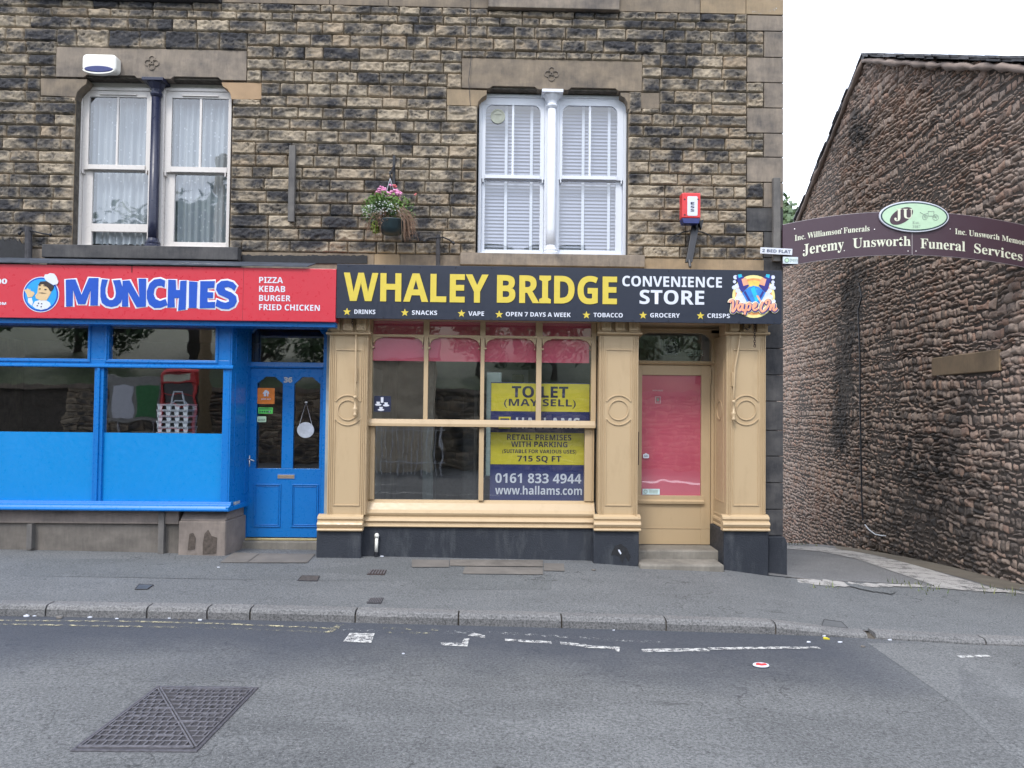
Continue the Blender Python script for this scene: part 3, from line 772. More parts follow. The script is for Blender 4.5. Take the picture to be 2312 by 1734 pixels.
# ---------------------------------------------------------------- upstairs windows
def sash_window(px, mt, shoulders, trickle, cname, colpx, cy, colmt, inner):
    """px: lights [(O, A, B, muntin x)] with O outer, A upper pane, B lower pane in photo pixels on the glazing plane"""
    yf = .10
    fr = None; allb = MB()
    lights = []
    for O, A, B, mu in px:
        o = R(*O, yf); allb.frame(o[0], o[1], o[2], o[3], .035, yf, yf + .09); lights.append(o)
    Wn = W1 if mt == 'upvc' else W2
    allb.box(Wn[0] + .01, Wn[1] - .01, yf + .03, yf + .09, max(o_[3] for o_ in lights) - .0, Wn[3] + .03)
    root = allb.build('window', mt, bld, .004)
    for (O, A, B, mu), o in zip(px, lights):
        a = R(*A, yf); b = R(*B, yf); xo0, xo1 = o[0] + .037, o[1] - .037
        zt = o[3] - .037; zb = o[2] + .037
        # upper sash: nearer the street; lower sash behind it
        zm0, zm1 = b[3], a[2]
        u = MB(); y0, y1 = yf + .012, yf + .045
        u.box(xo0, a[0], y0, y1, zm0 + .01, zt); u.box(a[1], xo1, y0, y1, zm0 + .01, zt)
        u.box(a[0], a[1], y0, y1, a[3], zt); u.box(a[0], a[1], y0 - .012, y1, zm0 + .012, zm1)
        if mu:
            mxp = R(mu - 2, A[1], mu + 2, A[3], yf); u.box(mxp[0] - .002, mxp[1] + .002, y0 + .005, y1 + .01, a[2], a[3])
        if shoulders:
            for s_, xc in ((1, a[0]), (-1, a[1])):
                r = .085; P = [(xc, a[3]), ]
                P += [(xc + s_ * (r - r * math.sin(t)), a[3] - (r - r * math.cos(t))) for t in [i * math.pi / 20 for i in range(11)]][::-1]
                P = [(xc, a[3])] + [(xc + s_ * r * (1 - math.cos(t)), a[3] - r * (1 - math.sin(t))) for t in [i * math.pi / 20 for i in range(11)]]
                u.prism(P, y0 + .003, y1 + .004)
        u.build('sash', mt, root, .003)
        l = MB(); y0, y1 = yf + .05, yf + .085
        l.box(xo0, b[0], y0, y1, zb, zm0 + .02); l.box(b[1], xo1, y0, y1, zb, zm0 + .02)
        opn = O[3] - B[3] > 40
        if opn:
            g = R(B[0], B[3] + 18, B[2], O[3] - 3, yf); l.box(b[0], b[1], y0, y1, g[3], b[2])
        else:
            l.box(b[0], b[1], y0, y1, zb, b[2])
        l.box(b[0], b[1], y0, y1, zm0, zm0 + .02)
        l.build('sash', mt, root, .003)
        MB().pane(a[0] - .005, a[1] + .005, yf + .028, a[2] - .005, a[3] + .005).build('pane', 'glass2', root)
        MB().pane(b[0] - .005, b[1] + .005, yf + .066, b[2] - .005, b[3] + .005).build('pane', 'glass2', root)
        for xx in (xo0 + .01, xo1 - .025): MB().box(xx, xx + .014, yf - .004, yf + .05, zm0 - .035, zm0 + .01).build('sash_horn', mt, root, .003)
        if trickle:
            w_ = (a[1] - a[0]); MB().box(a[0] + w_ * .18, a[1] - w_ * .18, yf - .006, yf + .013, a[3] + .018, a[3] + .032).build('trickle_vent', mt, root, .002)
        inner(root, xo0, xo1, zb, zt, yf + .14)
    cx, zt_ = F(colpx[0], cy[0], .02); cx2, zb_ = F(colpx[1], cy[1], .02); cx = (cx + cx2) / 2
    r = .052; H = zt_ - zb_
    cap = MB(); cap.lathe([(r * .98, -.02), (r * 1.3, .005), (r * 1.3, .02), (r * 1.05, .03), (r * 1.15, .06), (r * 2.05, .13)], (cx, .04, zt_ - .165), 8)
    cap.box(cx - .118, cx + .118, -.07, .12, zt_ - .036, zt_); cap.build('capital', colmt, root, .004)
    MB().lathe([(r * 1.05, .10), (r, .3), (r * .92, H - .19)], (cx, .04, zb_), 20).build('column_shaft', colmt, root, 0, True)
    MB().lathe([(r * 1.75, 0), (r * 1.75, .03), (r * 1.5, .045), (r * 1.55, .065), (r * 1.2, .085), (r * 1.05, .115)], (cx, .04, zb_), 20).build('column_base', colmt, root)
    MB().box(cx - .07, cx + .07, .085, .2, zb_, zt_ - .04).build('mullion_post', mt if colmt != 'navycol' else 'upvc', root, .004)
    return root
def lace(root, x0, x1, z0, z1, y):
    n = 70; vs = []
    for i in range(n + 1):
        x = x0 + (x1 - x0) * i / n; yy = y + .02 * math.sin(i * .9) + .012 * math.sin(i * .37 + 1)
        vs += [(x, yy, z0 + .03 + .012 * abs(math.sin(i * .55))), (x, yy, z1)]
    MB().add(vs, [(2 * i, 2 * i + 2, 2 * i + 3, 2 * i + 1) for i in range(n)]).build('net_curtain', 'lace', root, 0, True)
def blind(root, x0, x1, z0, z1, y):
    b = MB(); z = z0 + .02; k = 0; rr = random.Random(int(x0 * 100))
    while z < z1:
        dy = .011; t = .0205; sl_ = rr.uniform(-.003, .003)
        b.extr([(x0 + .01, y - dy, z - t), (x1 - .01, y - dy, z - t + sl_), (x1 - .01, y + dy, z + t + sl_), (x0 + .01, y + dy, z + t)], (0, 0, .002)); z += .040
    o = b.build('venetian_blind', 'blind', root)
    t = MB()
    for f in (.39, .80): t.box(x0 + (x1 - x0) * f - .016, x0 + (x1 - x0) * f + .016, y - .032, y - .028, z0, z1)
    t.build('ladder_tape', 'whitevinyl', o)
sash_window([((175, 197, 342, 561), (199, 218, 329, 372), (203, 385, 330, 503), 263), ((362, 199, 520, 563), (386, 221, 514, 377), (389, 391, 516, 545), 451)],
            'upvc', False, True, 'net', (350, 345), (181, 561), 'navycol', lace)
w2 = sash_window([((1080, 213, 1236, 577), (1096, 236, 1220, 395), (1094, 405, 1219, 562), 1158), ((1255, 215, 1414, 579), (1270, 238, 1394, 397), (1264, 407, 1391, 563), 1332)],
            'white', True, False, 'blind', (1246, 1244), (208, 577), 'white', blind)
vx, vz = F(1124, 263, .12)
q = MB().disc(vx, vz, .08, .08, .118, .127); q.ring(vx, vz, .083, .083, .014, .112, .127); q.box(vx - .004, vx + .004, .113, .12, vz - .07, vz + .07); q.box(vx - .035, vx + .035, .113, .12, vz + .02, vz + .027)
q.build('ventilator', simple('stained_vent', (.30, .32, .27), .5), w2)
# rooms behind the upstairs windows
for Wn in (W1, W2):
    x0, x1, z0, z1 = Wn; b = MB()
    b.box(x0 - .4, x1 + .4, 2.2, 2.3, z0 - .4, z1 + .3); b.box(x0 - .5, x0 - .4, .16, 2.3, z0 - .4, z1 + .3); b.box(x1 + .4, x1 + .5, .16, 2.3, z0 - .4, z1 + .3)
    b.box(x0 - .5, x1 + .5, .16, 2.3, z0 - .5, z0 - .4); b.box(x0 - .5, x1 + .5, .16, 2.3, z1 + .3, z1 + .4); b.build('room_lining', 'interior', bld)
# reveals of rough stone left and right of the openings
for Wn in (W1, W2):
    for xx, s_ in ((Wn[0], -1), (Wn[1], 1)):
        MB().box(xx + s_ * .002, xx + s_ * .03, .0, .2, Wn[2], Wn[3] - .25).build('window_reveal', 'ashlar_light', bld)
# party line of bitumen and lead flashing over the fascia
fl = MB(); x0, x1 = XL, fx(548); zt = F(300, 588)[1]
# ================================================================== FLASHINGS, BATTENS, BRACKETS
def strip_poly(name, px, y, dep, mt, label, cat):
    o = PR(px, y, dep).build(name, mt); return tag(o, label, cat)
r5 = random.Random(5)
def ragged(x0, x1, yt, yb, y, seed, amp):
    r = random.Random(seed); n = 60; T = []; B = []
    for i in range(n + 1):
        x = x0 + (x1 - x0) * i / n
        T.append(F(x, yt(x) + r.uniform(-amp, amp * .3), y)); B.append(F(x, yb(x) + r.uniform(-.3, .3), y))
    return T + B[::-1]
tag(MB().prism(ragged(546, 829, lambda x: 577 + (x - 546) * .003, lambda x: 594 + (x - 546) * .005, -.03, 3, 3), -.034, -.024).build('bitumen_strip', 'soot'), 'ragged black bitumen strip on stone above end of red shop sign', 'flashing')
X0, Z0 = F(-200, 583, -.2); X1, Z1 = F(840, 597, -.2)
tag(MB().extr([(X0, -.48, F(300, 597, -.48)[1]), (X0, -.14, F(300, 588, -.14)[1]), (F(700, 600, -.4)[0], -.14, F(300, 588, -.14)[1] - .01), (F(700, 600, -.4)[0], -.48, F(300, 597, -.48)[1])], (0, 0, .012)).build('lead_flashing', 'lead'), 'crinkled grey lead flashing lying along top of red sign', 'flashing')
for px, lab in (((652, 329, 666, 501), 'short weathered timber batten fixed to stone beside dark column window'), ((1745, 402, 1761, 590), 'tall grey timber batten fixed at building corner behind white notice')):
    x0, x1, z0, z1 = R(*px, -.07); tag(MB().box(x0, x1, -.09, -.035, z0, z1).build('timber_batten', 'timber', None, .004), lab, 'batten')
def bracket_stub(px0, px1, y0, y1, wires, lab):
    t = thing('pipe_stub', lab, 'bracket', (F((px0 + px1) / 2, y1, -.1)[0], -.1, F((px0 + px1) / 2, y1, -.1)[1]))
    x0, z1 = F((px0 + px1) / 2, y0, -.1); x1, z0 = F((px0 + px1) / 2, y1, -.1); r = (px1 - px0) / 2 * 8.1 / 1670
    MB().tube([(x0, -.1, z1), (x1, -.1, z0)], r, 10).build('pipe', 'irondark', t)
    k = MB(); k.tube([(a, -.12, b) for a, b in [F(p, q_, -.12) for p, q_ in wires]], .008, 6)
    for e in (wires[0], wires[-1]):
        a, b = F(*e, -.12); k.lathe([(.006, -.02), (.02, 0), (.006, .02)], (a, -.12, b), 8)
    k.build('wire', 'blackmetal', t); return t
bracket_stub(984, 994, 530, 600, [(958, 545), (968, 538), (984, 537), (1000, 536), (1014, 541), (1024, 549)], 'rusty pipe stub with curved wire arms above black sign')
bracket_stub(57, 72, 513, 585, [(44, 527), (52, 521), (68, 520), (90, 526), (114, 530)], 'old pipe stub with wire arm beside black stain and dark column window')
tag(MB().prism(ragged(-60, 64, lambda x: 545 + (x - 20) ** 2 * .004, lambda x: 592, -.045, 8, 8), -.05, -.035).build('soot_stain', 'soot'), 'crusted black soot patch on stone wall above red sign', 'stain')
cb = MB(); pts = [(1062, -30), (1062, 60), (1064, 130), (1058, 180), (1062, 240)]
cb.tube([(a, -.048, b) for a, b in [F(p, q_, -.05) for p, q_ in pts]], .0035, 6)
tag(cb.build('cable', 'blackmetal'), 'thin dark cable hanging down stone wall to lintel', 'cable')
# white alarm box
x0, x1, z0, z1 = R(186, 122, 263, 166, -.13)
al = thing('alarm_box', 'white rounded alarm box with blue lens on dark stone lintel', 'alarm', ((x0 + x1) / 2, -.02, z0))
cx, hw, hz = (x0 + x1) / 2, (x1 - x0) / 2, (z1 - z0) / 2; zc = (z0 + z1) / 2
def rrect(cx, cz, hw, hz, r, n=6):
    P = []
    for sx, sz, a0 in ((1, 1, 0), (-1, 1, 90), (-1, -1, 180), (1, -1, 270)):
        for i in range(n + 1):
            a = rad(a0 + 90 * i / n); P.append((cx + sx * (hw - r) + r * math.cos(a), cz + sz * (hz - r) + r * math.sin(a)))
    return P
MB().prism(rrect(cx, zc + .01, hw, hz - .012, .05), -.14, -.02).build('body', 'whiteplastic', al, .02)
MB().prism([(cx + (hw - .03) * math.cos(rad(a)), z0 + .045 + .035 * math.sin(rad(a))) for a in range(0, 360, 12)], -.150, -.1).build('lens', 'alarmblue', al, .006)
MB().ring(cx, z0 + .038, hw - .012, .05, .016, -.152, -.1, 30, 185, 355).build('lens_rim', 'whiteplastic', al)
# red alarm on its black arm
x0, x1, z0, z1 = R(1539, 436, 1581, 505, -.30)
al = thing('alarm_box', 'red alarm box with white label on black arm above convenience sign', 'alarm', ((x0 + x1) / 2, -.2, z0))
zl = z0 + (z1 - z0) * .17
MB().box(x0, x1, -.32, -.2, zl, z1).build('body', 'alarmred', al, .012)
MB().prism([(x0, zl), (x1, zl), (x1 - .02, z0), (x0 + .02, z0)], -.315, -.2).build('lens', 'alarmblue', al, .004)
l0 = R(1552, 443, 1575, 487, -.323); lb = MB().prism(rrect((l0[0] + l0[1]) / 2, (l0[2] + l0[3]) / 2, (l0[1] - l0[0]) / 2, (l0[3] - l0[2]) / 2, .012), -.323, -.318).build('label_plate', 'whitevinyl', al)
for i, c in enumerate('ESS'):
    text(c, l0[0] + .035, l0[1] - .035, l0[3] - .092 - i * .038, l0[3] - .064 - i * .038, -.3245, 'letink', lb, off=.01)
for (a, b) in ((1546, 450), (1546, 485), (1576, 450)):
    q, z_ = F(a, b, -.322); MB().box(q - .008, q + .008, -.324, -.318, z_ - .006, z_ + .006).build('screw', 'blackmetal', al)
am = thing('alarm_bracket', 'black metal arm rising from black sign to carry red alarm', 'bracket', (F(1563, 600, -.3)[0], -.3, F(1563, 600, -.3)[1]))
pa = [F(1575, 498, -.24), F(1573, 505, -.28), F(1556, 592, -.32)]
MB().extr([(pa[0][0] - .04, -.2, pa[0][1]), (pa[0][0] + .04, -.2, pa[0][1]), (pa[2][0] + .035, -.32, pa[2][1]), (pa[2][0] - .035, -.32, pa[2][1])], (0, .05, 0)).build('bar', 'blackmetal', am, .004)
MB().tube([(pa[2][0], -.32, pa[2][1] + .02), (pa[2][0], -.36, pa[2][1] - .06)], .016, 8).build('clamp', 'blackmetal', am)
wv = [(1512, 541), (1522, 533), (1545, 523), (1562, 521), (1585, 524), (1603, 531), (1607, 537)]
MB().tube([(a, -.15, b) for a, b in [F(p, q_, -.15) for p, q_ in wv]], .007, 6).build('wire', 'blackmetal', am)
for (a, b) in ((1572, 505), (1582, 506)):
    q, z_ = F(a, b, -.25); MB().prism([(q - .02, z_ + .03), (q + .03, z_ + .05), (q + .005, z_ - .06)], -.26, -.2).build('lug', 'blackmetal', am)
# bracket and hanging basket
bx, bz = F(890, 382, -.02); bx2, bz2 = F(889, 440, -.02)
hb = thing('basket_bracket', 'black metal bracket on stone wall holding flower basket', 'bracket', (bx, 0, bz2))
MB().box(bx - .014, bx + .014, -.045, -.02, F(890, 352, -.03)[1], F(889, 436, -.03)[1]).build('back_plate', 'blackmetal', hb)
tip = (F(881, 388, -.36)[0], -.36, F(881, 388, -.36)[1])
MB().tube([(bx, -.03, F(890, 372, -.03)[1]), (bx - .005, -.2, tip[2] + .035), tip], .012, 8).build('arm', 'blackmetal', hb)
MB().tube([(bx, -.03, F(889, 432, -.03)[1]), (bx - .004, -.17, tip[2] - .04), (bx - .01, -.3, tip[2] + .01)], .009, 8).build('stay', 'blackmetal', hb)
MB().tube([tip, (tip[0], -.365, tip[2] - .035), (tip[0] + .012, -.36, tip[2] - .06), (tip[0], -.36, tip[2] - .07)], .006, 6).build('hook', 'blackmetal', hb)
cxb = F(884, 520, -.36)[0]; zp0 = F(884, 531, -.36)[1]; zp1 = F(884, 501, -.36)[1]
bk = thing('hanging_basket', 'hanging basket of pink and white flowers with dry trailing stems', 'flower basket', (cxb, -.36, zp0))
MB().lathe([(.05, 0), (.10, .012), (.13, .07), (.145, zp1 - zp0), (.150, zp1 - zp0 + .012)], (cxb, -.36, zp0), 24).build('pot', 'pot', bk, 0, True)
ch = MB(); top = (tip[0], -.36, tip[2] - .065)
for a in (90, 210, 330): ch.tube([(cxb + .14 * math.cos(rad(a)), -.36 + .14 * math.sin(rad(a)), zp1), top], .0028, 5)
ch.build('chain', 'steel', bk)
def cards(n, gen, rs, seed, fold=True):
    r = random.Random(seed); vs = []; fs = []
    for _ in range(n):
        c = Vector(gen(r)); s_ = r.uniform(*rs); nrm = Vector((r.gauss(0, 1), r.gauss(0, 1) - .5, r.gauss(0, 1) + .6)).normalized()
        u = nrm.orthogonal().normalized(); u = Matrix.Rotation(r.uniform(0, 6.28), 3, nrm) @ u; v = nrm.cross(u); k = len(vs)
        vs += [c - u * s_, c - v * s_ * .5, c + u * s_, c + v * s_ * .5]; fs.append((k, k + 1, k + 2, k + 3))
    return MB().add(vs, fs)
def blob(px, py, rx, ry, y=-.36, ryd=None):
    X, Z = F(px, py, y); k = 7.84 / 1670
    def g(r):
        while True:
            a, b, c = r.uniform(-1, 1), r.uniform(-1, 1), r.uniform(-1, 1)
            if a * a + b * b + c * c < 1: return (X + a * rx * k, y + c * (ryd or rx * k * .8), Z + b * ry * k)
    return g
def merge(*mbs):
    o = MB()
    for q in mbs: o.add(q.v, q.f)
    return o
merge(cards(800, blob(868, 462, 42, 30), (.012, .03), 1), cards(420, blob(850, 475, 36, 34), (.01, .025), 2), cards(340, blob(910, 475, 30, 34), (.008, .02), 6)).build('foliage', 'leaf', bk, flip=False)
cards(200, blob(852, 512, 15, 18), (.012, .026), 3).build('foliage', 'leaf2', bk, flip=False)
st_ = MB(); r6 = random.Random(9)
for i in range(90):
    sx = r6.choice([-1, 1, 1]); a = r6.uniform(20, 60) * sx; p0 = F(884 + a * .5, 478 + r6.uniform(-8, 12), -.4); p2 = F(884 + a + r6.uniform(-8, 8), 500 + r6.uniform(5, 45), -.4); pm = ((p0[0] + p2[0]) / 2 + sx * .03, (p0[1] + p2[1]) / 2 + .03)
    yy = -.4 + r6.uniform(-.14, .14)
    st_.tube([(p0[0], yy, p0[1]), (pm[0], yy - .02, pm[1]), (p2[0], yy, p2[1])], .0022, 4)
merge(st_, cards(420, blob(922, 505, 18, 34), (.005, .014), 12), cards(240, blob(866, 496, 20, 20, -.46), (.005, .013), 13), cards(120, blob(835, 512, 12, 14), (.004, .011), 14)).build('dry_foliage', 'driedstem', bk, flip=False)
def florets(n, gen, rr, seed):
    r = random.Random(seed); o = MB()
    for _ in range(n):
        c = gen(r); q = r.uniform(*rr); o.lathe([(q * .3, -q * .5), (q, 0), (q * .5, q * .5)], c, 6)
    return o
merge(florets(80, blob(862, 431, 13, 11), (.010, .018), 21), florets(50, blob(878, 441, 12, 7), (.010, .018), 22), florets(80, blob(894, 438, 13, 11), (.010, .018), 23), florets(10, blob(899, 451, 6, 4), (.008, .014), 24), florets(6, blob(882, 418, 3, 3), (.008, .014), 29)).build('blossoms', 'pink', bk)
merge(florets(12, blob(890, 420, 6, 4), (.008, .014), 25), florets(10, blob(852, 441, 5, 5), (.008, .014), 26), florets(5, blob(937, 439, 3, 3), (.008, .012), 27)).build('blossoms', 'salmon', bk)
merge(florets(190, blob(868, 472, 40, 17, -.42), (.005, .010), 31), florets(60, blob(832, 478, 20, 14, -.4), (.004, .009), 32)).build('blossoms', 'whitepetal', bk)

# ================================================================== SIGNS
YR, YB = -.45, -.44
# red takeaway sign
xl = F(-150, 660, YR)[0]; xr_ = F(758.5, 660, YR)[0]; zt, zb = F(380, 601.5, YR)[1], F(380, 722, YR)[1]
sg = thing('shop_sign', 'red takeaway fascia sign with blue outlined name and chef badge', 'sign', ((xl + xr_) / 2, YR, zb))
MB().box(xl, xr_, YR, -.12, zb, zt).build('board', 'redsign', sg, .004)
MB().box(xl, xr_ - .01, YR + .05, -.12, zb - .05, zb - .001).build('soffit', 'blue', sg)
def P6(pts): return [(a / 6.506, 600 + b / 6.506) for a, b in pts]
def PD(pts): return [(a / 2.765, 560 + b / 2.765) for a, b in pts]
MUN = [P6([(970, 205), (1110, 200), (1200, 430), (1310, 180), (1450, 180), (1440, 585), (1330, 582), (1335, 350), (1255, 565), (1150, 565), (1075, 355), (1070, 595), (975, 600)]),
       P6([(1500, 200), (1588, 205), (1553, 330), (1552, 400), (1570, 465), (1612, 505), (1660, 503), (1695, 465), (1706, 400), (1692, 310), (1660, 215), (1768, 208), (1808, 330), (1812, 440), (1780, 540), (1720, 590), (1640, 608), (1560, 592), (1500, 545), (1478, 460), (1478, 320)]),
       P6([(1805, 222), (1905, 215), (2050, 470), (2038, 190), (2150, 190), (2145, 600), (2010, 610), (1885, 385), (1885, 600), (1795, 600)]),
       PD([(1032, 203), (1003, 192), (965, 197), (935, 222), (918, 270), (918, 315), (932, 352), (965, 375), (1005, 373), (1047, 356), (1035, 318), (1000, 331), (972, 318), (960, 290), (966, 255), (985, 236), (1008, 236), (1028, 248)]),
       PD([(1052, 197), (1098, 200), (1100, 262), (1124, 262), (1127, 206), (1166, 203), (1160, 383), (1113, 390), (1119, 312), (1090, 312), (1092, 369), (1047, 372)]),
       PD([(1182, 208), (1234, 212), (1228, 374), (1180, 374)]),
       PD([(1252, 207), (1342, 207), (1338, 248), (1298, 250), (1296, 275), (1332, 277), (1330, 313), (1296, 312), (1296, 338), (1344, 336), (1342, 374), (1248, 376)]),
       PD([(1478, 238), (1456, 214), (1420, 203), (1382, 207), (1356, 228), (1350, 260), (1366, 290), (1400, 305), (1428, 318), (1432, 334), (1408, 342), (1380, 334), (1356, 320), (1346, 362), (1384, 380), (1428, 382), (1464, 364), (1480, 332), (1474, 300), (1446, 278), (1408, 262), (1402, 248), (1424, 243), (1446, 252), (1464, 268)])]
oc = [0, 0, 0, 0, 0, 0, 0, 0]
for i, L in enumerate(MUN):
    pts = [F(a, b, YR) for a, b in L]
    flat_tube(MB(), pts, YR - .0006 * (i % 2), .020, 8, True, .12).build('letter_outline', 'whitevinyl', sg)
    MB().prism(pts, YR - .0055 - .0002 * i, YR - .001).build('letter', 'munchblue', sg)
for tx, x1_, yb in (('PIZZA', 639, 639), ('KEBAB', 644, 659), ('BURGER', 656, 680), ('FRIED CHICKEN', 722, 701)):
    ptext(tx, 585, yb - 13.5, x1_, yb, YR - .002, 'whitevinyl', sg, off=0)
ptext('0', -9, 629, 3, 641, YR - .002, 'whitevinyl', sg, off=.02); ptext('0', 4, 629, 16, 641, YR - .002, 'whitevinyl', sg, off=.02)
ptext('OM', -5, 682, 14, 688.5, YR - .002, 'whitevinyl', sg, off=.02)
bx_, bz_ = F(93, 665, YR); br = 40 * 7.75 / 1670
bd = MB().disc(bx_, bz_, br, br, YR - .003, YR).build('badge', 'whitevinyl', sg)
MB().disc(bx_, bz_, br * .955, br * .955, YR - .0045, YR - .002).build('badge_rim', 'munchblue', bd)
MB().disc(bx_, bz_, br * .87, br * .87, YR - .006, YR - .004).build('badge_field', 'skyblue', bd)
def bp(pts, d, mt, nm):
    MB().prism([F(a / 6.506, 600 + b / 6.506, YR) for a, b in pts], YR - d, YR - .003).build(nm, mt, bd)
bp([(480, 590), (520, 525), (590, 505), (690, 512), (740, 545), (752, 585), (700, 630), (610, 650), (530, 630)], .008, 'whitevinyl', 'jacket')
bp([(415, 480), (470, 470), (490, 540), (475, 590), (420, 540)], .0078, 'whitevinyl', 'sleeve')
bp([(570, 290), (600, 245), (660, 235), (730, 260), (770, 330), (755, 400), (715, 470), (690, 510), (600, 510), (535, 480), (525, 440), (555, 400)], .009, 'skin', 'face')
bp([(365, 365), (385, 345), (400, 360), (402, 335), (425, 340), (432, 360), (450, 340), (455, 370), (505, 385), (515, 415), (480, 460), (415, 470), (400, 420)], .009, 'skin', 'hand')
bp([(570, 290), (600, 235), (690, 228), (800, 300), (790, 340), (770, 370), (745, 380), (718, 330), (640, 270)], .0105, 'hair', 'hair')
bp([(672, 205), (655, 165), (670, 130), (710, 128), (745, 110), (800, 118), (835, 160), (865, 240), (845, 275), (790, 285), (690, 225)], .0115, 'whitevinyl', 'hat')
for q in ([(580, 335), (605, 333), (605, 350), (582, 352)], [(660, 340), (692, 345), (688, 362), (662, 358)], [(575, 400), (630, 395), (690, 408), (630, 408)], [(580, 290), (610, 288), (610, 297), (580, 300)], [(645, 290), (690, 297), (688, 306), (645, 300)],
          [(565, 545), (580, 545), (580, 560), (565, 560)], [(612, 552), (628, 552), (628, 566), (612, 566)], [(548, 580), (563, 580), (563, 595), (548, 595)], [(605, 595), (620, 595), (620, 610), (605, 610)]):
    bp(q, .0112, 'hair', 'print_mark')
x_, z_ = F(298, 609, YR); MB().box(x_ - .003, x_ + .003, YR - .004, YR, z_ - .03, z_ + .05).build('seam', 'dark', sg)
x_, z_ = F(549, 660, YR); MB().box(x_ - .001, x_ + .001, YR - .0008, YR, zb, zt).build('seam', 'dark', sg)

# black convenience store sign
xl, xr_ = F(759.5, 660, YB)[0], F(1765, 660, YB)[0]; zt, zb = F(1262, 603.5, YB)[1], F(1262, 725, YB)[1]
sg = thing('shop_sign', 'charcoal convenience store fascia sign with large yellow lettering', 'sign', ((xl + xr_) / 2, YB, zb))
MB().box(xl, xr_, YB, YB + .03, zb, zt).build('board', 'blacksign', sg, .002)
MB().box(xl + .02, xr_ - .02, YB + .031, -.03, zb + .02, zt - .004).build('board_box', 'tan', sg)
for tx, a, b, t0, t1 in (('WHALEY', 776, 1103, 617.5, 681.5), ('BRIDGE', 1122, 1393, 622, 686)):
    X0, X1, Z0, Z1 = R(a, t0, b, t1, YB)
    text(tx, X0, X1, Z0, Z1, YB - .004, 'yellow', sg, off=.013)
    text(tx, X0 + .006, X1 + .006, Z0 - .006, Z1 - .006, YB - .002, 'dark', sg, off=.013)
ptext('CONVENIENCE', 1405, 624, 1630, 648, YB - .003, 'whitevinyl', sg, off=.006)
ptext('STORE', 1444, 655, 1590, 687.5, YB - .003, 'whitevinyl', sg, off=.006)
def star(px, py, r, mt, parent, y):
    cx, cz = F(px, py, y); P = [(cx + (r if i % 2 == 0 else r * .42) * math.sin(i * math.pi / 5), cz + (r if i % 2 == 0 else r * .42) * math.cos(i * math.pi / 5)) for i in range(10)]
    MB().prism(P, y - .002, y).build('star', mt, parent)
for tx, s_, a, b, yc in (('DRINKS', 783.5, 800, 847.5, 704), ('SNACKS', 914, 930, 987, 706), ('VAPE', 1042, 1057.5, 1093, 708), ('OPEN 7 DAYS A WEEK', 1127, 1142, 1288.5, 710), ('TOBACCO', 1324, 1340, 1406, 711.5), ('GROCERY', 1452, 1468, 1535, 712), ('CRISPS', 1581.6, 1597, 1648, 713)):
    star(s_, yc, .043, 'yellow', sg, YB - .001); ptext(tx, a, yc - 5, b, yc + 5, YB - .003, 'whitevinyl', sg, off=0)
for i in range(13):
    for zz in (zt - .02, zb + .018):
        xx = xl + .12 + (xr_ - xl - .2) * i / 12; MB().lathe([(.007, -.003), (.004, .003)], (xx, YB - .001, zz), 8).build('screw', 'dark', sg)
# vaping badge on the black sign
def PV(pts): return [(1640 + a / 11.06, 590 + b / 11.06) for a, b in pts]
def vp(pts, d, mt, nm): return MB().prism([F(a, b, YB) for a, b in PV(pts)], YB - d, YB - .0005).build(nm, mt, bd)
bx_, bz_ = F(1701.5, 669.5, YB); br = 49 * 7.76 / 1670
bd = MB().disc(bx_, bz_, br, br, YB - .002, YB).build('badge', simple('badge_lemon', (.78, .70, .28), .4), sg)
MB().ring(bx_, bz_, br * .86, br * .86, br * .1, YB - .003, YB, 40).build('badge_ring', simple('badge_orange', (.72, .30, .10), .4), bd)
MB().disc(bx_, bz_, br * .76, br * .76, YB - .0035, YB - .002).build('badge_field', simple('badge_gold', (.75, .55, .12), .4), bd)
cl = MB()
for i, (a, b, r_) in enumerate(((225, 400, 55), (200, 510, 40), (190, 655, 52), (260, 620, 60), (290, 740, 62), (330, 860, 85), (290, 930, 75), (420, 960, 95), (1160, 400, 50), (1160, 520, 42), (1180, 665, 48), (1120, 640, 52), (1070, 740, 60), (1020, 840, 75), (1080, 900, 75), (1180, 1000, 45), (960, 960, 95), (1150, 590, 40))):
    c = F(1640 + a / 11.06, 590 + b / 11.06, YB); cl.disc(c[0], c[1], r_ / 11.06 * 7.76 / 1670, r_ / 11.06 * 7.76 / 1670, YB - .005 - i * .00008, YB - .002, 18)
cl.build('vapour_cloud', simple('cloud_lilac', (.62, .66, .85), .4), bd)
vblue, vnavy, vcy, vor = simple('vape_blue', (.03, .22, .62), .4), simple('vape_navy', (.03, .03, .22), .4), simple('vape_cyan', (.02, .48, .68), .4), simple('vape_coral', (.80, .36, .22), .4)
def mir(pts): return [(1365 - a, b) for a, b in pts][::-1]
for f_, dd in ((lambda q: q, .0078), (mir, .0066)):
    vp(f_([(240, 380), (390, 340), (560, 610), (400, 790), (330, 700)]), dd, vnavy, 'vape_tank')
    vp(f_([(285, 335), (370, 325), (390, 390), (300, 420)]), dd + .0004, vcy, 'vape_tip')
    vp(f_([(370, 450), (480, 405), (555, 575), (420, 620)]), dd + .0006, vor, 'vape_glass')
    vp(f_([(390, 790), (560, 640), (700, 610), (870, 980), (760, 1070), (540, 1070)]), dd + .0002, vblue, 'vape_body')
    vp(f_([(600, 690), (700, 625), (800, 960), (730, 1030)]), dd + .0008, vcy, 'vape_face')
    vp(f_([(420, 770), (470, 740), (620, 1020), (570, 1040)]), dd + .0005, vnavy, 'vape_stripe')
    vp(f_([(735, 855), (785, 850), (860, 985), (830, 1020)]), dd + .001, vor, 'vape_screen')
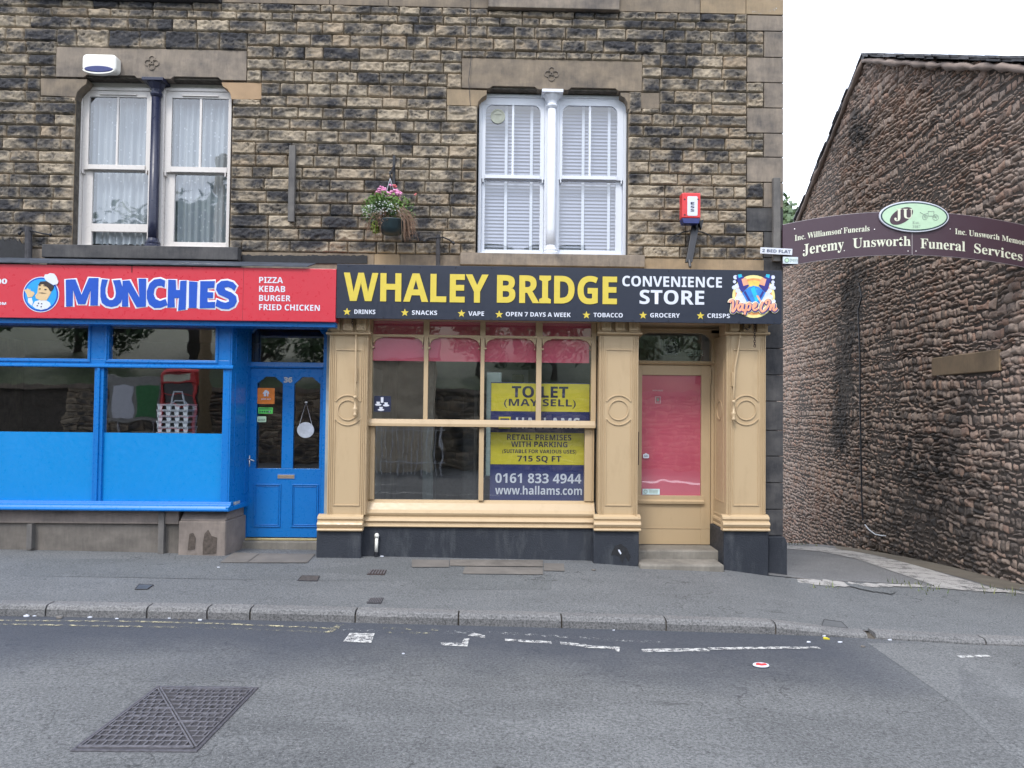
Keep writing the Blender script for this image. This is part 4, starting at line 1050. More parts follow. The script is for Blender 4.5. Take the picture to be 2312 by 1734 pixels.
VP = [[(75, 1040), (90, 1000), (130, 985), (155, 1020), (150, 1120), (132, 1220), (145, 1262), (190, 1220), (240, 1100), (268, 965)],
      [(372, 1085), (325, 1080), (285, 1145), (288, 1215), (330, 1228), (375, 1160), (402, 1072), (388, 1180), (405, 1235), (440, 1205)],
      [(505, 1062), (485, 1160), (455, 1280), (437, 1335)], [(500, 1095), (555, 1062), (590, 1105), (572, 1185), (535, 1225), (500, 1205)],
      [(640, 1165), (705, 1130), (732, 1085), (700, 1060), (660, 1120), (660, 1195), (705, 1222), (775, 1175)],
      [(905, 1010), (858, 1110), (840, 1205), (885, 1258), (965, 1205), (1045, 1085), (1062, 1000), (1010, 975), (965, 1025), (1000, 1062)],
      [(1105, 1078), (1092, 1160), (1075, 1232)], [(1090, 1175), (1138, 1095), (1175, 1082), (1168, 1160), (1160, 1218), (1200, 1228), (1252, 1165)]]
def smooth_path(P, n=5):
    o = []
    for i in range(len(P) - 1):
        p0, p1, p2, p3 = P[max(0, i - 1)], P[i], P[i + 1], P[min(len(P) - 1, i + 2)]
        for j in range(n):
            t = j / n; o.append(tuple(.5 * (2 * p1[k] + (p2[k] - p0[k]) * t + (2 * p0[k] - 5 * p1[k] + 4 * p2[k] - p3[k]) * t * t + (3 * p1[k] - p0[k] - 3 * p2[k] + p3[k]) * t ** 3) for k in (0, 1)))
    return o + [P[-1]]
for rr_, dd, of, mt, nm in ((66, .0095, 8, simple('badge_cream', (.80, .72, .45), .4), 'lettering_rim'), (48, .0135, 10, vnavy, 'lettering_shadow'), (29, .0175, 0, vor, 'lettering')):
    q = MB()
    for P in VP: flat_tube(q, [F(1640 + (a + of) / 11.06, 590 + (b + of) / 11.06, YB) for a, b in smooth_path(P)], YB - dd, rr_ / 11.06 * 7.76 / 1670, 8, False, .12)
    q.build(nm, mt, bd)

# arched funeral sign spanning the alley
YA = -.10
xc, ztc = F(2059, 478, YA); zbc = F(2059, 575.5, YA)[1]; xa = F(1767.5, 550, YA)[0]; xb = xc + (xc - xa)
arc = lambda X: .0815 * (X - xc) ** 2
sg = thing('arched_sign', 'arched aubergine funeral services sign spanning the alley with oval badge', 'sign', (xc, YA, zbc))
nA = 40; T = [(xa + (xb - xa) * i / nA) for i in range(nA + 1)]
edge_m = simple('sign_edge', (.30, .27, .28), .5)
MB().prism([(X, ztc - arc(X)) for X in T] + [(X, zbc - arc(X) * .9) for X in T[::-1]], YA, YA + .03).build('board', 'arch', sg)
for zc_, k_ in ((ztc, 1), (zbc, .9)):
    MB().tube([(X, YA + .004, zc_ - arc(X) * k_) for X in T], .0045, 6).build('edge_trim', edge_m, sg)
for dz_ in (.10, .34): MB().tube([(xb - .25, YA + .05, zbc - arc(xb) + dz_), (xb + .32, YA + .05, zbc - arc(xb) + dz_)], .022, 8).build('support_arm', 'blackmetal', sg)
MB().box(xc - .004, xc + .004, YA - .002, YA, zbc + .002, ztc - .02).build('joint_strip', edge_m, sg)
bend = lambda X, Z: (X, Z - arc(X))
def atext(t, a, b, base, cap, desc=True, st_='r', asc=1.0):
    Xa, Xb = F(a, base, YA)[0], F(b, base, YA)[0]; z0 = F(2059, base, YA)[1]; h = cap * 8.1 / 1670
    lo = .26 * h if desc else 0.0
    return text(t, Xa, Xb, z0 - lo, z0 + h * asc, YA - .003, 'cream', sg, st_, .003, bend=bend)
atext('Jeremy', 1812, 1905, 556, 25); atext('Unsworth', 1925, 2056, 556, 23, False)
atext('Funeral', 2078, 2179, 560.5, 23, False); atext('Services', 2199, 2308, 561, 22.5, False)
atext('Inc. Williamson Funerals', 1794, 1963, 520, 13.5, False); atext('Inc. Unsworth Memorials', 2156, 2338, 523.5, 13.5, False)
for a, b in ((1794, 517), (1900, 517), (1974, 518), (2145, 517), (1815, 566), (1906, 566), (2050, 567), (2068, 567)):
    q, z_ = F(a, b, YA); MB().lathe([(.007, -.003), (.004, .004)], (q, YA - .001, z_), 8).build('screw', 'steel', sg)
ex, ez = F(2061.7, 490, YA); k = 8.1 / 1670
ov = MB().disc(ex, ez, 81 * k, 36 * k, YA - .022, YA - .001, 56).build('oval_badge', 'whitevinyl', sg, .004)
MB().disc(ex, ez, 78 * k, 33 * k, YA - .0235, YA - .02, 56).build('badge_rim', 'darkgreen', ov)
MB().disc(ex, ez, 74.5 * k, 30 * k, YA - .025, YA - .022, 56).build('badge_field', 'mint', ov)
jx, jz = F(2032.5, 489, YA); P = []
for i in range(40):
    a = 2 * math.pi * i / 40; u_, v_ = 30 * k * math.cos(a), 16 * k * math.sin(a); c, q = math.cos(.55), math.sin(.55); P.append((jx + u_ * c - v_ * q, jz + u_ * q + v_ * c))
MB().prism(P, YA - .0265, YA - .024).build('monogram_ground', 'arch', ov)
J = R(2016, 473, 2058, 501, YA); text('J', J[0], J[0] + .085, J[2], J[3], YA - .0285, 'cream', ov, 'r', .006); text('U', J[0] + .095, J[1], J[2] + .03, J[3], YA - .0285, 'cream', ov, 'r', .006)
E1 = R(2057, 501, 2073, 507, YA); text('Est.', E1[0], E1[1], E1[2], E1[3], YA - .027, 'greyprint', ov, 'r'); E1 = R(2057, 510, 2075, 516, YA); text('1987', E1[0], E1[1], E1[2], E1[3], YA - .027, 'greyprint', ov, 'r')
cr = MB(); hx, hz = F(2098, 487, YA)
for dx, r_ in ((-.065, .03), (.055, .035)): cr.ring(hx + dx, hz - .025, r_, r_, .005, YA - .027, YA - .025, 20)
for a in (0, 60, 120): 
    for dx in (-.065, .055): cr.extr([(hx + dx - .03 * math.cos(rad(a)), YA - .0265, hz - .025 - .03 * math.sin(rad(a))), (hx + dx + .03 * math.cos(rad(a)), YA - .0265, hz - .025 + .03 * math.sin(rad(a))), (hx + dx + .03 * math.cos(rad(a)) + .003, YA - .0265, hz - .022 + .03 * math.sin(rad(a))), (hx + dx - .03 * math.cos(rad(a)) + .003, YA - .0265, hz - .022 - .03 * math.sin(rad(a)))], (0, .001, 0))
cr.frame(hx - .03, hx + .04, hz - .015, hz + .045, .006, YA - .0268, YA - .025); cr.box(hx - .1, hx + .09, YA - .0266, YA - .0255, hz - .012, hz - .007); cr.tube([(hx - .12, YA - .026, hz + .03), (hx - .08, YA - .026, hz + .01), (hx - .03, YA - .026, hz + .02)], .003, 5)
cr.build('carriage_print', 'greyprint', ov)
# small notices at the corner
YN = -.135
def notice(px, rot, nm, lab, cat, mt='whitevinyl'):
    x0, x1, z0, z1 = R(*px, YN); t = thing(nm, lab, cat, ((x0 + x1) / 2, YN, (z0 + z1) / 2)); MB().box(x0, x1, YN, YN + .012, z0, z1).build('board', mt, t, .001); t.rotation_euler = (0, rot, 0); return t, (x0, x1, z0, z1)
t, b = notice((1717, 560, 1789, 574), .035, 'flat_notice', 'white tilted flat notice on grey corner batten', 'sign')
text('2 BED FLAT', b[0] + .018, b[1] - .018, b[2] + .017, b[3] - .017, YN - .002, simple('slate_blue_ink', (.07, .09, .14), .5), t, off=.012)
t, b = notice((1768, 580, 1802, 595.5), .01, 'open_notice', 'small pale open notice under the flat notice', 'sign', simple('pale_blue_board', (.58, .66, .72), .4))
MB().ring(b[0] + .042, (b[2] + b[3]) / 2, .026, .026, .007, YN - .003, YN, 24).build('letter_ring', 'greyprint', t); MB().disc(b[0] + .042, (b[2] + b[3]) / 2, .018, .018, YN - .002, YN, 20).build('letter_fill', 'mint', t)
text('pen', b[0] + .075, b[1] - .008, b[2] + .014, b[3] - .022, YN - .002, 'greyprint', t, 'n')

# ================================================================== CONVENIENCE SHOPFRONT (buff)
sf = thing('convenience_shopfront', 'buff painted empty shopfront with red blinds film and black plinths', 'shopfront', (F(1240, 1200)[0], -.2, 0))
YP, YW, YG = -.22, -.11, -.075        # pilaster face, window frame face, glass
YD = .27                              # shop door plane
def pil(px0, px1, name_kw, base_px, plinth_px, ybot):
    x0, x1 = F(px0, 950, YP)[0], F(px1, 950, YP)[0]; zt = F((px0 + px1) / 2, 757, YP)[1]; zb = F((px0 + px1) / 2, 1162, YP)[1]
    b = MB(); b.box(x0, x1, YP, .0, zb, zt)
    sh = b.build('pilaster', 'tan', sf, .003)
    d = MB(); c = (x0 + x1) / 2 + (.0); hw = (x1 - x0) * .27; zc = F((px0 + px1) / 2, 926, YP)[1]; r = .112; y = YP
    for e in (.012, .03, .05): 
        d.box(x0 + e - .004, x0 + e + .004, y - .010, y + .002, zb, zt); d.box(x1 - e - .004, x1 - e + .004, y - .010, y + .002, zb, zt)
    d.ring(c, zc, r, r, .011, y - .011, y + .002, 36)
    for a0, a1 in ((35, 145), (215, 325)): d.ring(c, zc, r * 1.48, r * 1.48, .012, y - .011, y + .002, 20, a0, a1)
    hw = r * 1.48 * math.cos(rad(35)); zo = r * 1.48 * math.sin(rad(35))
    for s_ in (-1, 1):
        zq = zt - .16 if s_ > 0 else zb + .10
        for e in (-hw, hw): d.box(c + e - .005, c + e + .005, y - .010, y + .002, zc + s_ * zo, zq)
        d.box(c - hw - .005, c + hw + .005, y - .010, y + .002, zq - .005, zq + .005)
    d.build('panel_moulding', 'tan', sh, .002)
    # capital: fluted blocks under a small cornice
    k = MB(); zc0 = F((px0 + px1) / 2, 757, YP)[1]; zc1 = F((px0 + px1) / 2, 716, YP)[1]
    k.box(x0 - .015, x1 + .015, YP - .02, .0, zc0, zc1 + .05)
    k.mould([(YP - .02, zc0), (YP - .055, zc0 + .012), (YP - .055, zc0 + .024), (YP - .03, zc0 + .036), (YP - .02, zc0 + .036)], x0 - .03, x1 + .03)
    W_ = (x1 - x0)
    for f in (.16, .5, .84):
        q = x0 + W_ * f; k.box(q - .05, q + .05, YP - .075, YP - .02, zc0 + .05, zc1 + .05); k.box(q - .045, q + .045, YP - .055, YP - .02, zc0 + .036, zc0 + .052)
        for g in (-.03, -.01, .01, .03): k.box(q + g - .005, q + g + .005, YP - .082, YP - .074, zc0 + .065, zc1 + .04)
    k.build('capital', 'tan', sh, .003)
    xa, xb_ = F(base_px[0], 1180, YP - .06)[0], F(base_px[1], 1180, YP - .06)[0]; za, zb_ = F((px0 + px1) / 2, 1199, YP - .06)[1], zb
    BM = [(YP + .02, za), (YP - .075, za), (YP - .08, za + .012), (YP - .075, za + .022), (YP - .055, za + .03), (YP - .07, za + .045), (YP - .082, za + .07), (YP - .07, za + .09), (YP - .045, za + .10), (YP - .045, za + .115), (YP - .06, za + .125), (YP - .055, za + .145), (YP - .02, za + .165), (YP + .02, za + .17)]
    MB().mould(BM, xa, xb_).build('base_moulding', 'tan', sh, .002)
    xa, xb_ = F(plinth_px[0], 1230, YP - .04)[0], F(plinth_px[1], 1230, YP - .04)[0]
    MB().box(xa, xb_, YP - .04, .1, -.35, za - .002).build('plinth', 'plinth', sh, .012)
    return x0, x1, zb, zt, za
pA = pil(741, 829, '', (716, 819), (714, 815), 1260)
pB = pil(1352, 1441, '', (1341, 1447), (1340, 1443), 1270)
pC = pil(1640, 1729, '', (1632, 1738), (1634, 1736), 1297)
# side reveal panelling on the door recess
rv = MB(); rv.box(pC[0] + .002, pC[0] + .06, YP + .01, YD + .06, pC[4] - .3, pC[3])
for z0, z1 in ((pC[2] + .12, 1.45), (1.9, pC[3] - .2)): pass
rv.build('door_reveal', 'tan', sf)
d = MB(); xr = pC[0] + .002
for y in (YP + .10, YD - .10):
    d.box(xr - .006, xr, y - .005, y + .005, pC[2] + .12, pC[3] - .18)
d.box(xr - .006, xr, YP + .10, YD - .1, pC[2] + .115, pC[2] + .125); d.box(xr - .006, xr, YP + .10, YD - .1, pC[3] - .185, pC[3] - .175)
zc = F(1620, 926, 0)[1]; cy = (YP + YD) / 2
for i in range(28):
    a, b = 2 * math.pi * i / 28, 2 * math.pi * (i + 1) / 28
    d.extr([(xr, cy + .1 * math.cos(a), zc + .11 * math.sin(a)), (xr, cy + .1 * math.cos(b), zc + .11 * math.sin(b)), (xr, cy + .088 * math.cos(b), zc + .098 * math.sin(b)), (xr, cy + .088 * math.cos(a), zc + .098 * math.sin(a))], (-.006, 0, 0))
d.build('reveal_moulding', 'tan', sf)
za = pC[4]
BMx = [(0, za), (-.075, za), (-.08, za + .012), (-.075, za + .022), (-.055, za + .03), (-.07, za + .045), (-.082, za + .07), (-.07, za + .09), (-.045, za + .10), (-.045, za + .115), (-.06, za + .125), (-.05, za + .145), (0, za + .17)]
MB().extr([(pC[0] + .03 + a * .55, YP - .04, z) for a, z in BMx], (0, YD - YP, 0)).build('base_moulding', 'tan', sf, .002)
MB().extr([(pB[1] - .03 - a * .4, YP - .04, z) for a, z in BMx], (0, YD - YP, 0)).build('base_moulding', 'tan', sf, .002)
MB().box(pB[1] - .12, pB[1] + .002, YP + .01, YD + .06, pB[4] - .3, pB[3]).build('door_reveal', 'tan', sf)
MB().box(pA[0] + .001, pA[0] + .06, YP + .02, .34, pA[4] - .3, pA[3]).build('door_reveal', 'tan', sf)
for q, s_ in ((pC[0] + .05, 1), (pB[1] - .07, -1)):
    MB().box(q - .08, q + .08, YP, YD + .05, -.35, za - .004).build('plinth', 'plinth', sf, .01)
# window frame
WX0, WX1 = F(829, 950, YW)[0], F(1345, 950, YW)[0]
zT = F(1090, 716, YW)[1]; zTr = F(1086, 757, YW)[1]; zA = F(1086, 768, YW)[1]; zM1 = F(1086, 948, YW)[1]; zM0 = F(1086, 964, YW)[1]; zS = F(1086, 1131, YW)[1]
fr = MB()
gx = [(840, 956), (967, 1084), (1094, 1210), (1223, 1335)]
gl = [(F(a, 850, YW)[0], F(b, 850, YW)[0]) for a, b in gx]
zA1 = F(1086, 767, YW)[1]
fr.box(WX0, gl[0][0] - .0, YW, YW + .09, zM1, zT); fr.box(gl[-1][1], WX1, YW, YW + .09, zM1, zT)
fr.box(gl[0][0], gl[-1][1], YW - .006, YW + .09, zA1 + .02, zTr - .002)                     # bar between toplights and arches
fr.box(gl[0][0], gl[-1][1], YW, YW + .09, zT - .02, zT + .05)
for (a, b), (c, d2) in zip(gl[:-1], gl[1:]):
    fr.box(b + .003, c - .003, YW - .004, YW + .06, zM1, zA1 + .02); fr.box(b - .005, c + .005, YW - .002, YW + .07, zTr - .002, zT)
for (a, b) in gl:                                                                        # shouldered arch heads
    r = .082
    for s_, xc_ in ((1, a), (-1, b)):
        P = [(xc_, zA1 + .021)] + [(xc_ + s_ * (.012 + r * (1 - math.cos(t))), zA1 + .02 - .012 - r * (1 - math.sin(t))) for t in [i * math.pi / 20 for i in range(11)]] + [(xc_ + s_ * (r + .03), zA1 + .021)]
        fr.prism(P, YW + .001, YW + .055)
        fr.box(xc_ - .012, xc_ + s_ * .018, YW - .012, YW + .05, zA1 - .105, zA1 - .088)
fr_o = fr.build('window_frame', 'tan', sf, .004)
tr_ = MB(); tr_.mould([(YW + .09, zM0), (YW - .035, zM0), (YW - .035, zM0 + .03), (YW - .02, zM1), (YW + .09, zM1)], WX0 + .005, WX1 - .005); tr_.build('transom', 'tan', fr_o, .003)
YL = YW + .03
lw = MB(); lx = [F(p, 1050, YL)[0] for p in (845, 1081, 1092, 1320)]
lw.box(WX0 + .01, lx[0], YL, YL + .07, zS, zM0); lw.box(lx[3], WX1 - .01, YL, YL + .07, zS, zM0); lw.box(lx[1], lx[2], YL - .02, YL + .07, zS, zM0)
for q in (WX0 + .035, WX1 - .045): lw.box(q, q + .012, YL - .012, YL, zS, zM0)
lw.build('lower_frame', 'tan', fr_o, .004)
for i, (a, b) in enumerate(gl):
    MB().pane(a - .01, b + .01, YG, zM1 - .01, zA1 + .03).build('pane', 'glass', fr_o); MB().pane(a - .01, b + .01, YG, zTr - .01, zT).build('pane', 'glass', fr_o)
MB().pane(lx[0] - .01, lx[1] + .01, YL + .035, zS - .01, zM0 + .01).build('pane', 'glass', fr_o); MB().pane(lx[2] - .01, lx[3] + .01, YL + .035, zS - .01, zM0 + .01).build('pane', 'glass', fr_o)
zF = F(1086, 817, YG)[1]
MB().box(gl[0][0] - .02, gl[3][1] - .02, YG + .012, YG + .015, zF, zA1 + .04).build('red_blind', 'film', fr_o)
for i, (a, b) in enumerate(gl): MB().box(a - .005, b + .005, YG + .012, YG + .015, zTr - .01, zT + .02).build('red_blind', 'film', fr_o)
# cill, apron and black riser
zC0 = F(1080, 1192, YW - .06)[1]
MB().mould([(YW + .09, zC0), (YW - .055, zC0), (YW - .07, zC0 + .012), (YW - .055, zC0 + .025), (YW - .05, zC0 + .045), (YW - .072, zC0 + .07), (YW - .05, zC0 + .095), (YW - .03, zC0 + .11), (YW - .045, zC0 + .135), (YW - .05, zC0 + .155), (YW - .02, zC0 + .185), (YW + .02, zS - .03), (YW + .06, zS), (YW + .09, zS)], F(822, 1180, YW)[0], F(1342, 1180, YW)[0]).build('sill_moulding', 'tan', fr_o, .002)
MB().box(F(812, 1200, YW)[0], F(1345, 1200, YW)[0], YW - .035, .1, -.35, zC0 + .003).build('stall_riser', 'plinth', sf, .01)
# shop door in the recess
DX = [F(p, 1000, YD)[0] for p in (1440, 1449, 1583, 1606)]; zdb = F(1520, 1229, YD)[1]; zd = [F(1520, p, YD)[1] for p in (824, 847, 1119, 1135)]
dr = MB(); dr.box(DX[0], DX[1], YD, YD + .05, zdb, zd[0]); dr.box(DX[2], DX[3] - .012, YD, YD + .05, zdb, zd[0]); dr.box(DX[1], DX[2], YD, YD + .05, zd[1], zd[0]); dr.box(DX[1], DX[2], YD + .004, YD + .05, zdb, zd[2])
for z_ in (zd[2] + .006,): dr.mould([(YD + .01, zd[3] - .01), (YD - .03, zd[3] - .01), (YD - .035, zd[3] + .02), (YD - .012, zd[3] + .035), (YD - .012, zd[2]), (YD + .01, zd[2])], DX[0], DX[2] + .03)
dr.box(DX[0], DX[3] - .02, YD - .003, YD + .004, F(1520, 1193, YD)[1] - .002, F(1520, 1193, YD)[1] + .002)
door = dr.build('door', 'tan', sf, .003)
MB().pane(DX[1] - .005, DX[2] + .005, YD + .018, zd[2] - .005, zd[1] + .005).build('pane', 'glass', door)
MB().box(DX[1] - .005, DX[2] + .005, YD + .028, YD + .032, zd[2] - .005, zd[1] + .005).build('red_film', 'film', door)
hx_, hz_ = F(1459, 1030, YD); hb_ = MB(); hb_.prism(rrect(hx_, hz_, .035, .024, .012), YD + .010, YD + .016); hb_.disc(hx_, hz_ + .022, .015, .012, YD + .0105, YD + .0155); hb_.build('push_notice', 'whitevinyl', door)
text('PUSH', hx_ - .022, hx_ + .022, hz_ - .008, hz_ + .008, YD + .009, 'letink', door)
n0 = R(1451, 1104, 1490, 1117, YD); nb = MB().box(n0[0], n0[1], YD + .010, YD + .014, n0[2], n0[3]).build('notice', simple('pale_notice', (.55, .70, .72), .4), door)
MB().ring((n0[0] + .035), (n0[2] + n0[3]) / 2, .022, .022, .006, YD + .008, YD + .0095, 20).build('notice_emblem', 'greyprint', nb)
for i in range(3): MB().box(n0[0] + .075, n0[1] - .02, YD + .009, YD + .0098, n0[3] - .018 - i * .015, n0[3] - .012 - i * .015).build('print_line', 'greyprint', nb)
n0 = R(1480, 895, 1493, 911, YD); nb = MB().frame(n0[0], n0[1], n0[2], n0[3], .01, YD + .022, YD + .026).build('notice', simple('pink_notice', (.75, .45, .48), .5), door); MB().box(n0[0] + .02, n0[1] - .02, YD + .022, YD + .0255, n0[2] + .025, n0[3] - .02).build('print_mark', 'greyprint', nb)
ptext('SHOP HOURS', 1473, 880, 1497, 883.5, YD + .022, simple('pink_print', (.8, .5, .52), .5), door)
for z_ in (F(1604, 850, YD)[1],): MB().box(DX[3] - .02, DX[3] + .004, YD - .02, YD, z_ - .09, z_ + .09).build('hinge', 'tan', door, .003)
MB().box(DX[0] - .005, DX[0] + .012, YD - .008, YD, F(1446, 1030, YD)[1] - .1, F(1446, 985, YD)[1] + .05).build('lock_strip', simple('worn_lock', (.06, .03, .02), .6), door)
# frame, transom and fanlight
fd = MB(); fd.box(DX[3] - .008, DX[3] + .09, YD - .02, YD + .07, zdb, F(1520, 742, YD)[1]); fd.box(pB[1] - .03, DX[0] - .004, YD - .01, YD + .07, zdb, F(1520, 742, YD)[1]); fd.mould([(YD + .06, zd[0] + .003), (YD - .03, zd[0] + .003), (YD - .05, zd[0] + .02), (YD - .03, zd[0] + .045), (YD + .06, zd[0] + .045)], DX[0], DX[3] + .03)
zf0, zf1 = zd[0] + .045, F(1520, 752, YD)[1]
fd.box(DX[0], DX[3] + .09, YD - .02, YD + .07, zf1, zf1 + .25)
for s_, xc_ in ((1, DX[0]), (-1, DX[3] - .008)):
    r = .14; fd.prism([(xc_, zf1 + .001)] + [(xc_ + s_ * r * (1 - math.cos(t)), zf1 - r * (1 - math.sin(t)) * .8) for t in [i * math.pi / 20 for i in range(11)]], YD - .015, YD + .05)
fd_o = fd.build('door_frame', 'tan', sf, .003)
MB().pane(DX[0], DX[3], YD + .02, zf0 - .005, zf1 + .01).build('fanlight_pane', 'glass', fd_o)
ptext('ZIPPI', 1556, 790, 1587, 799, YD + .018, 'greyprint', fd_o); ptext('Vapes', 1550, 799, 1588, 806, YD + .018, 'greyprint', fd_o, st='s')
for k_, (zz, dd) in enumerate(((zf1 + .035, .03), (zf1 + .075, .045), (zf1 + .115, .03))): MB().box(DX[0], DX[3] + .09, YD - .02 - dd, YD, zz, zz + .012).build('head_moulding', 'tan', fd_o)
MB().box(pB[1] - .02, pC[0] + .02, YP + .05, YD - .02, zf1 + .15, zf1 + .19).build('recess_ceiling', 'tan', sf)
# steps
zs1 = F(1500, 1231, YD - .1)[1]; xs0, xs1 = pB[1] + .004, F(1612, 1245, .05)[0]
MB().box(xs0, xs1 + .03, -.06, YD + .08, -.3, zdb - .006).build('door_step', 'step', sf, .015)
zs0 = (zdb - .006 + pav(2.3, -.3)) / 2 - .01
MB().box(xs0, F(1632, 1275, -.3)[0], -.36, -.05, -.4, zs0).build('door_step', 'step', sf, .02)
# interior of the empty shop
it = MB(); X0, X1, Y1, ZC = F(760, 900, .1)[0], XC - .35, 5.2, zf1 + .3
it.box(X0 - .1, X0, .02, Y1, -.5, ZC); it.box(X1, X1 + .1, .4, Y1, -.5, ZC); it.box(X0, X1, .02, Y1, ZC, ZC + .1)
bw = [F(p, 900, Y1)[0] for p in (1092, 1138, 1146, 1192)]; bz = F(1140, 835, Y1)[1]; bz0 = .35; bo_x = F(1330, 900, Y1)[0]
it.box(X0, bw[0], Y1, Y1 + .1, -.5, ZC); it.box(bo_x, X1, Y1, Y1 + .1, -.5, ZC); it.box(bw[0], bo_x, Y1, Y1 + .1, bz, ZC); it.box(bw[3], bw[3] + .1, Y1, Y1 + .1, -.5, bz); zo_ = F(1260, 925, Y1)[1]; it.box(bw[3], bo_x, Y1, Y1 + .1, zo_, bz); it.box(bw[0], bw[3], Y1, Y1 + .1, -.5, bz0)  # added unseen opening behind the to-let board lets daylight into the room
it.build('room_lining', 'interior', sf)
it = MB(); it.box(X0, X1, -.02, Y1, -.08, -.04); it.build('room_floor', 'intfloor', sf)
it = MB()
for i in range(26):
    y = .15 + i * .12; it.box(X0 + .001, X0 + .02, y, y + .105, .35, 2.2)
it.box(X0, X0 + .4, .05, 1.7, -.03, .22); it.build('wall_panelling', 'intpanel', sf)
cxp = F(968, 1000, 2.0)[0]; cb_ = MB().box(cxp - .07, cxp + .07, 1.93, 2.07, -.04, ZC).build('room_column', simple('pale_green_post', (.24, .30, .30), .5), sf)
it = MB(); cx1 = F(1066, 1000, 3.2)[0]; it.box(cx1 - .1, cx1 + .05, 2.4, 4.2, -.04, 1.9); it.box(F(985, 1100, 3.9)[0], F(1050, 1100, 3.9)[0], 3.9, 4.3, -.04, .5)
it.build('room_partition', simple('grey_partition', (.18, .19, .19), .6), sf)
it = MB(); it.frame(bw[0], bw[1], bz0, bz, .05, Y1 - .03, Y1 + .05); it.frame(bw[2], bw[3], bz0, bz, .08, Y1 - .03, Y1 + .05); it.box(bw[1], bw[2], Y1 - .03, Y1 + .05, bz0, bz); it.box(bw[0], bw[3], Y1 - .03, Y1 + .05, bz0 + 1.0, bz0 + 1.06); it.build('rear_window', 'white', sf)
fg_ = NM('frosted_pane'); fg_.n.remove(fg_.b); tl_ = fg_.n.new('ShaderNodeBsdfTranslucent'); tl_.inputs[0].default_value = (.22, .27, .25, 1); fg_.L(tl_.outputs[0], fg_.out.inputs[0])
MB().pane(bw[0], bw[1], Y1 + .015, bz0, bz).build('rear_pane', fg_.m, sf, flip=False); MB().pane(bw[2], bw[3], Y1 + .015, bz0, bz).build('rear_pane', 'dark', sf)
MB().box(X0, lx[3], .0, .1, zS - .06, zS - .015).build('window_board', 'white', sf)

# ---------------------------------------------------------------- to-let board behind the glass
YT = .02
x0, x1 = F(1107, 1000, YT)[0], F(1331.5, 900, YT)[0]; zt, zb = F(1215, 864, YT)[1], F(1215, 1137, YT)[1]
tl = thing('to_let_board', 'yellow and navy to let board standing behind the shop window', 'sign', ((x0 + x1) / 2, YT, zb))
bo = MB().box(x0, x1, YT, YT + .012, zb, zt).build('board', 'letnavy', tl)
for a, b in ((866, 929), (977, 1049)):
    z1_, z0_ = F(1215, a, YT)[1], F(1215, b, YT)[1]; MB().box(x0 + .004, x1 - .004, YT - .002, YT, z0_, z1_).build('panel', 'letyellow', bo)
for tx, a, b, t0, t1, mt, of in (('TO LET', 1155.6, 1283, 872, 898, 'letink', .006), ('(MAY SELL)', 1138, 1300, 901, 922, 'letink', 0), ('HALLAMS', 1165, 1309, 943, 968, 'whitevinyl', 0),
        ('RETAIL PREMISES', 1145, 1290, 981, 994, 'letink', 0), ('WITH PARKING', 1154, 1281, 997, 1009.5, 'letink', 0), ('(SUITABLE FOR VARIOUS USES)', 1134, 1301, 1015, 1026, 'letink', 0), ('715 SQ FT', 1168, 1267, 1029, 1045, 'letink', 0),
        ('0161 833 4944', 1118.5, 1312.5, 1069, 1091, 'whitevinyl', 0), ('www.hallams.com', 1118, 1314, 1097, 1117, 'whitevinyl', 0)):
    ptext(tx, a, t0, b, t1, YT - .004, mt, bo, off=of)
l0 = R(1126, 941, 1153, 968, YT); q = MB().frame(l0[0], l0[1], l0[2], l0[3], .018, YT - .003, YT); q.ring((l0[0] + l0[1]) / 2, (l0[2] + l0[3]) / 2, .03, .03, .01, YT - .003, YT, 20); q.build('emblem', 'letyellow', bo)
n0 = R(844.5, 894, 882.5, 930, YG - .004)
ck = tag(MB().prism(rrect((n0[0] + n0[1]) / 2, (n0[2] + n0[3]) / 2, (n0[1] - n0[0]) / 2, (n0[3] - n0[2]) / 2, .012), YG - .006, YG - .001).build('window_sticker', simple('sticker_dark_blue', (.015, .02, .05), .4)), 'dark square coffee cup sticker inside window pane beside buff pilaster', 'sticker')
cu = MB()
for fx_, fz_ in ((.25, .52), (.72, .48), (.42, .2)):
    a, b = n0[0] + (n0[1] - n0[0]) * fx_, n0[2] + (n0[3] - n0[2]) * fz_; cu.disc(a, b - .012, .035, .012, YG - .008, YG - .006, 20); cu.prism([(a - .02, b + .02), (a + .02, b + .02), (a + .012, b - .012), (a - .012, b - .012)], YG - .0095, YG - .007)
a, b = n0[0] + (n0[1] - n0[0]) * .48, n0[2] + (n0[3] - n0[2]) * .75; cu.box(a - .014, a + .014, YG - .0085, YG - .0065, b - .03, b + .03); cu.build('cup_print', 'whitevinyl', ck)
MB().box(DX[0] + .02, DX[3], YD + .42, YD + .46, zf0 - .1, zf1 + .05).build('added_fanlight_panel', simple('pale_reflection_tone', (.42, .40, .36), .7), sf)  # added pale panel brightens the fanlight in place of reflections in its glass
# extractor speaker in the fanlight
sx0, sx1, sz0, sz1 = R(1498, 763, 1535, 801, YD + .05)
sp = thing('black_speaker', 'black square loudspeaker behind glass over buff shop door', 'speaker', ((sx0 + sx1) / 2, YD + .1, sz0))
MB().prism(rrect((sx0 + sx1) / 2, (sz0 + sz1) / 2, (sx1 - sx0) / 2, (sz1 - sz0) / 2, .02), YD + .05, YD + .2).build('cabinet', 'blackmetal', sp, .004)
sc_ = MB(); c = ((sx0 + sx1) / 2, (sz0 + sz1) / 2)
for r in (.075, .055, .03): sc_.ring(c[0], c[1], r, r, .008, YD + .042, YD + .051, 28)
sc_.build('cone', simple('speaker_cone', (.04, .04, .045), .5), sp)
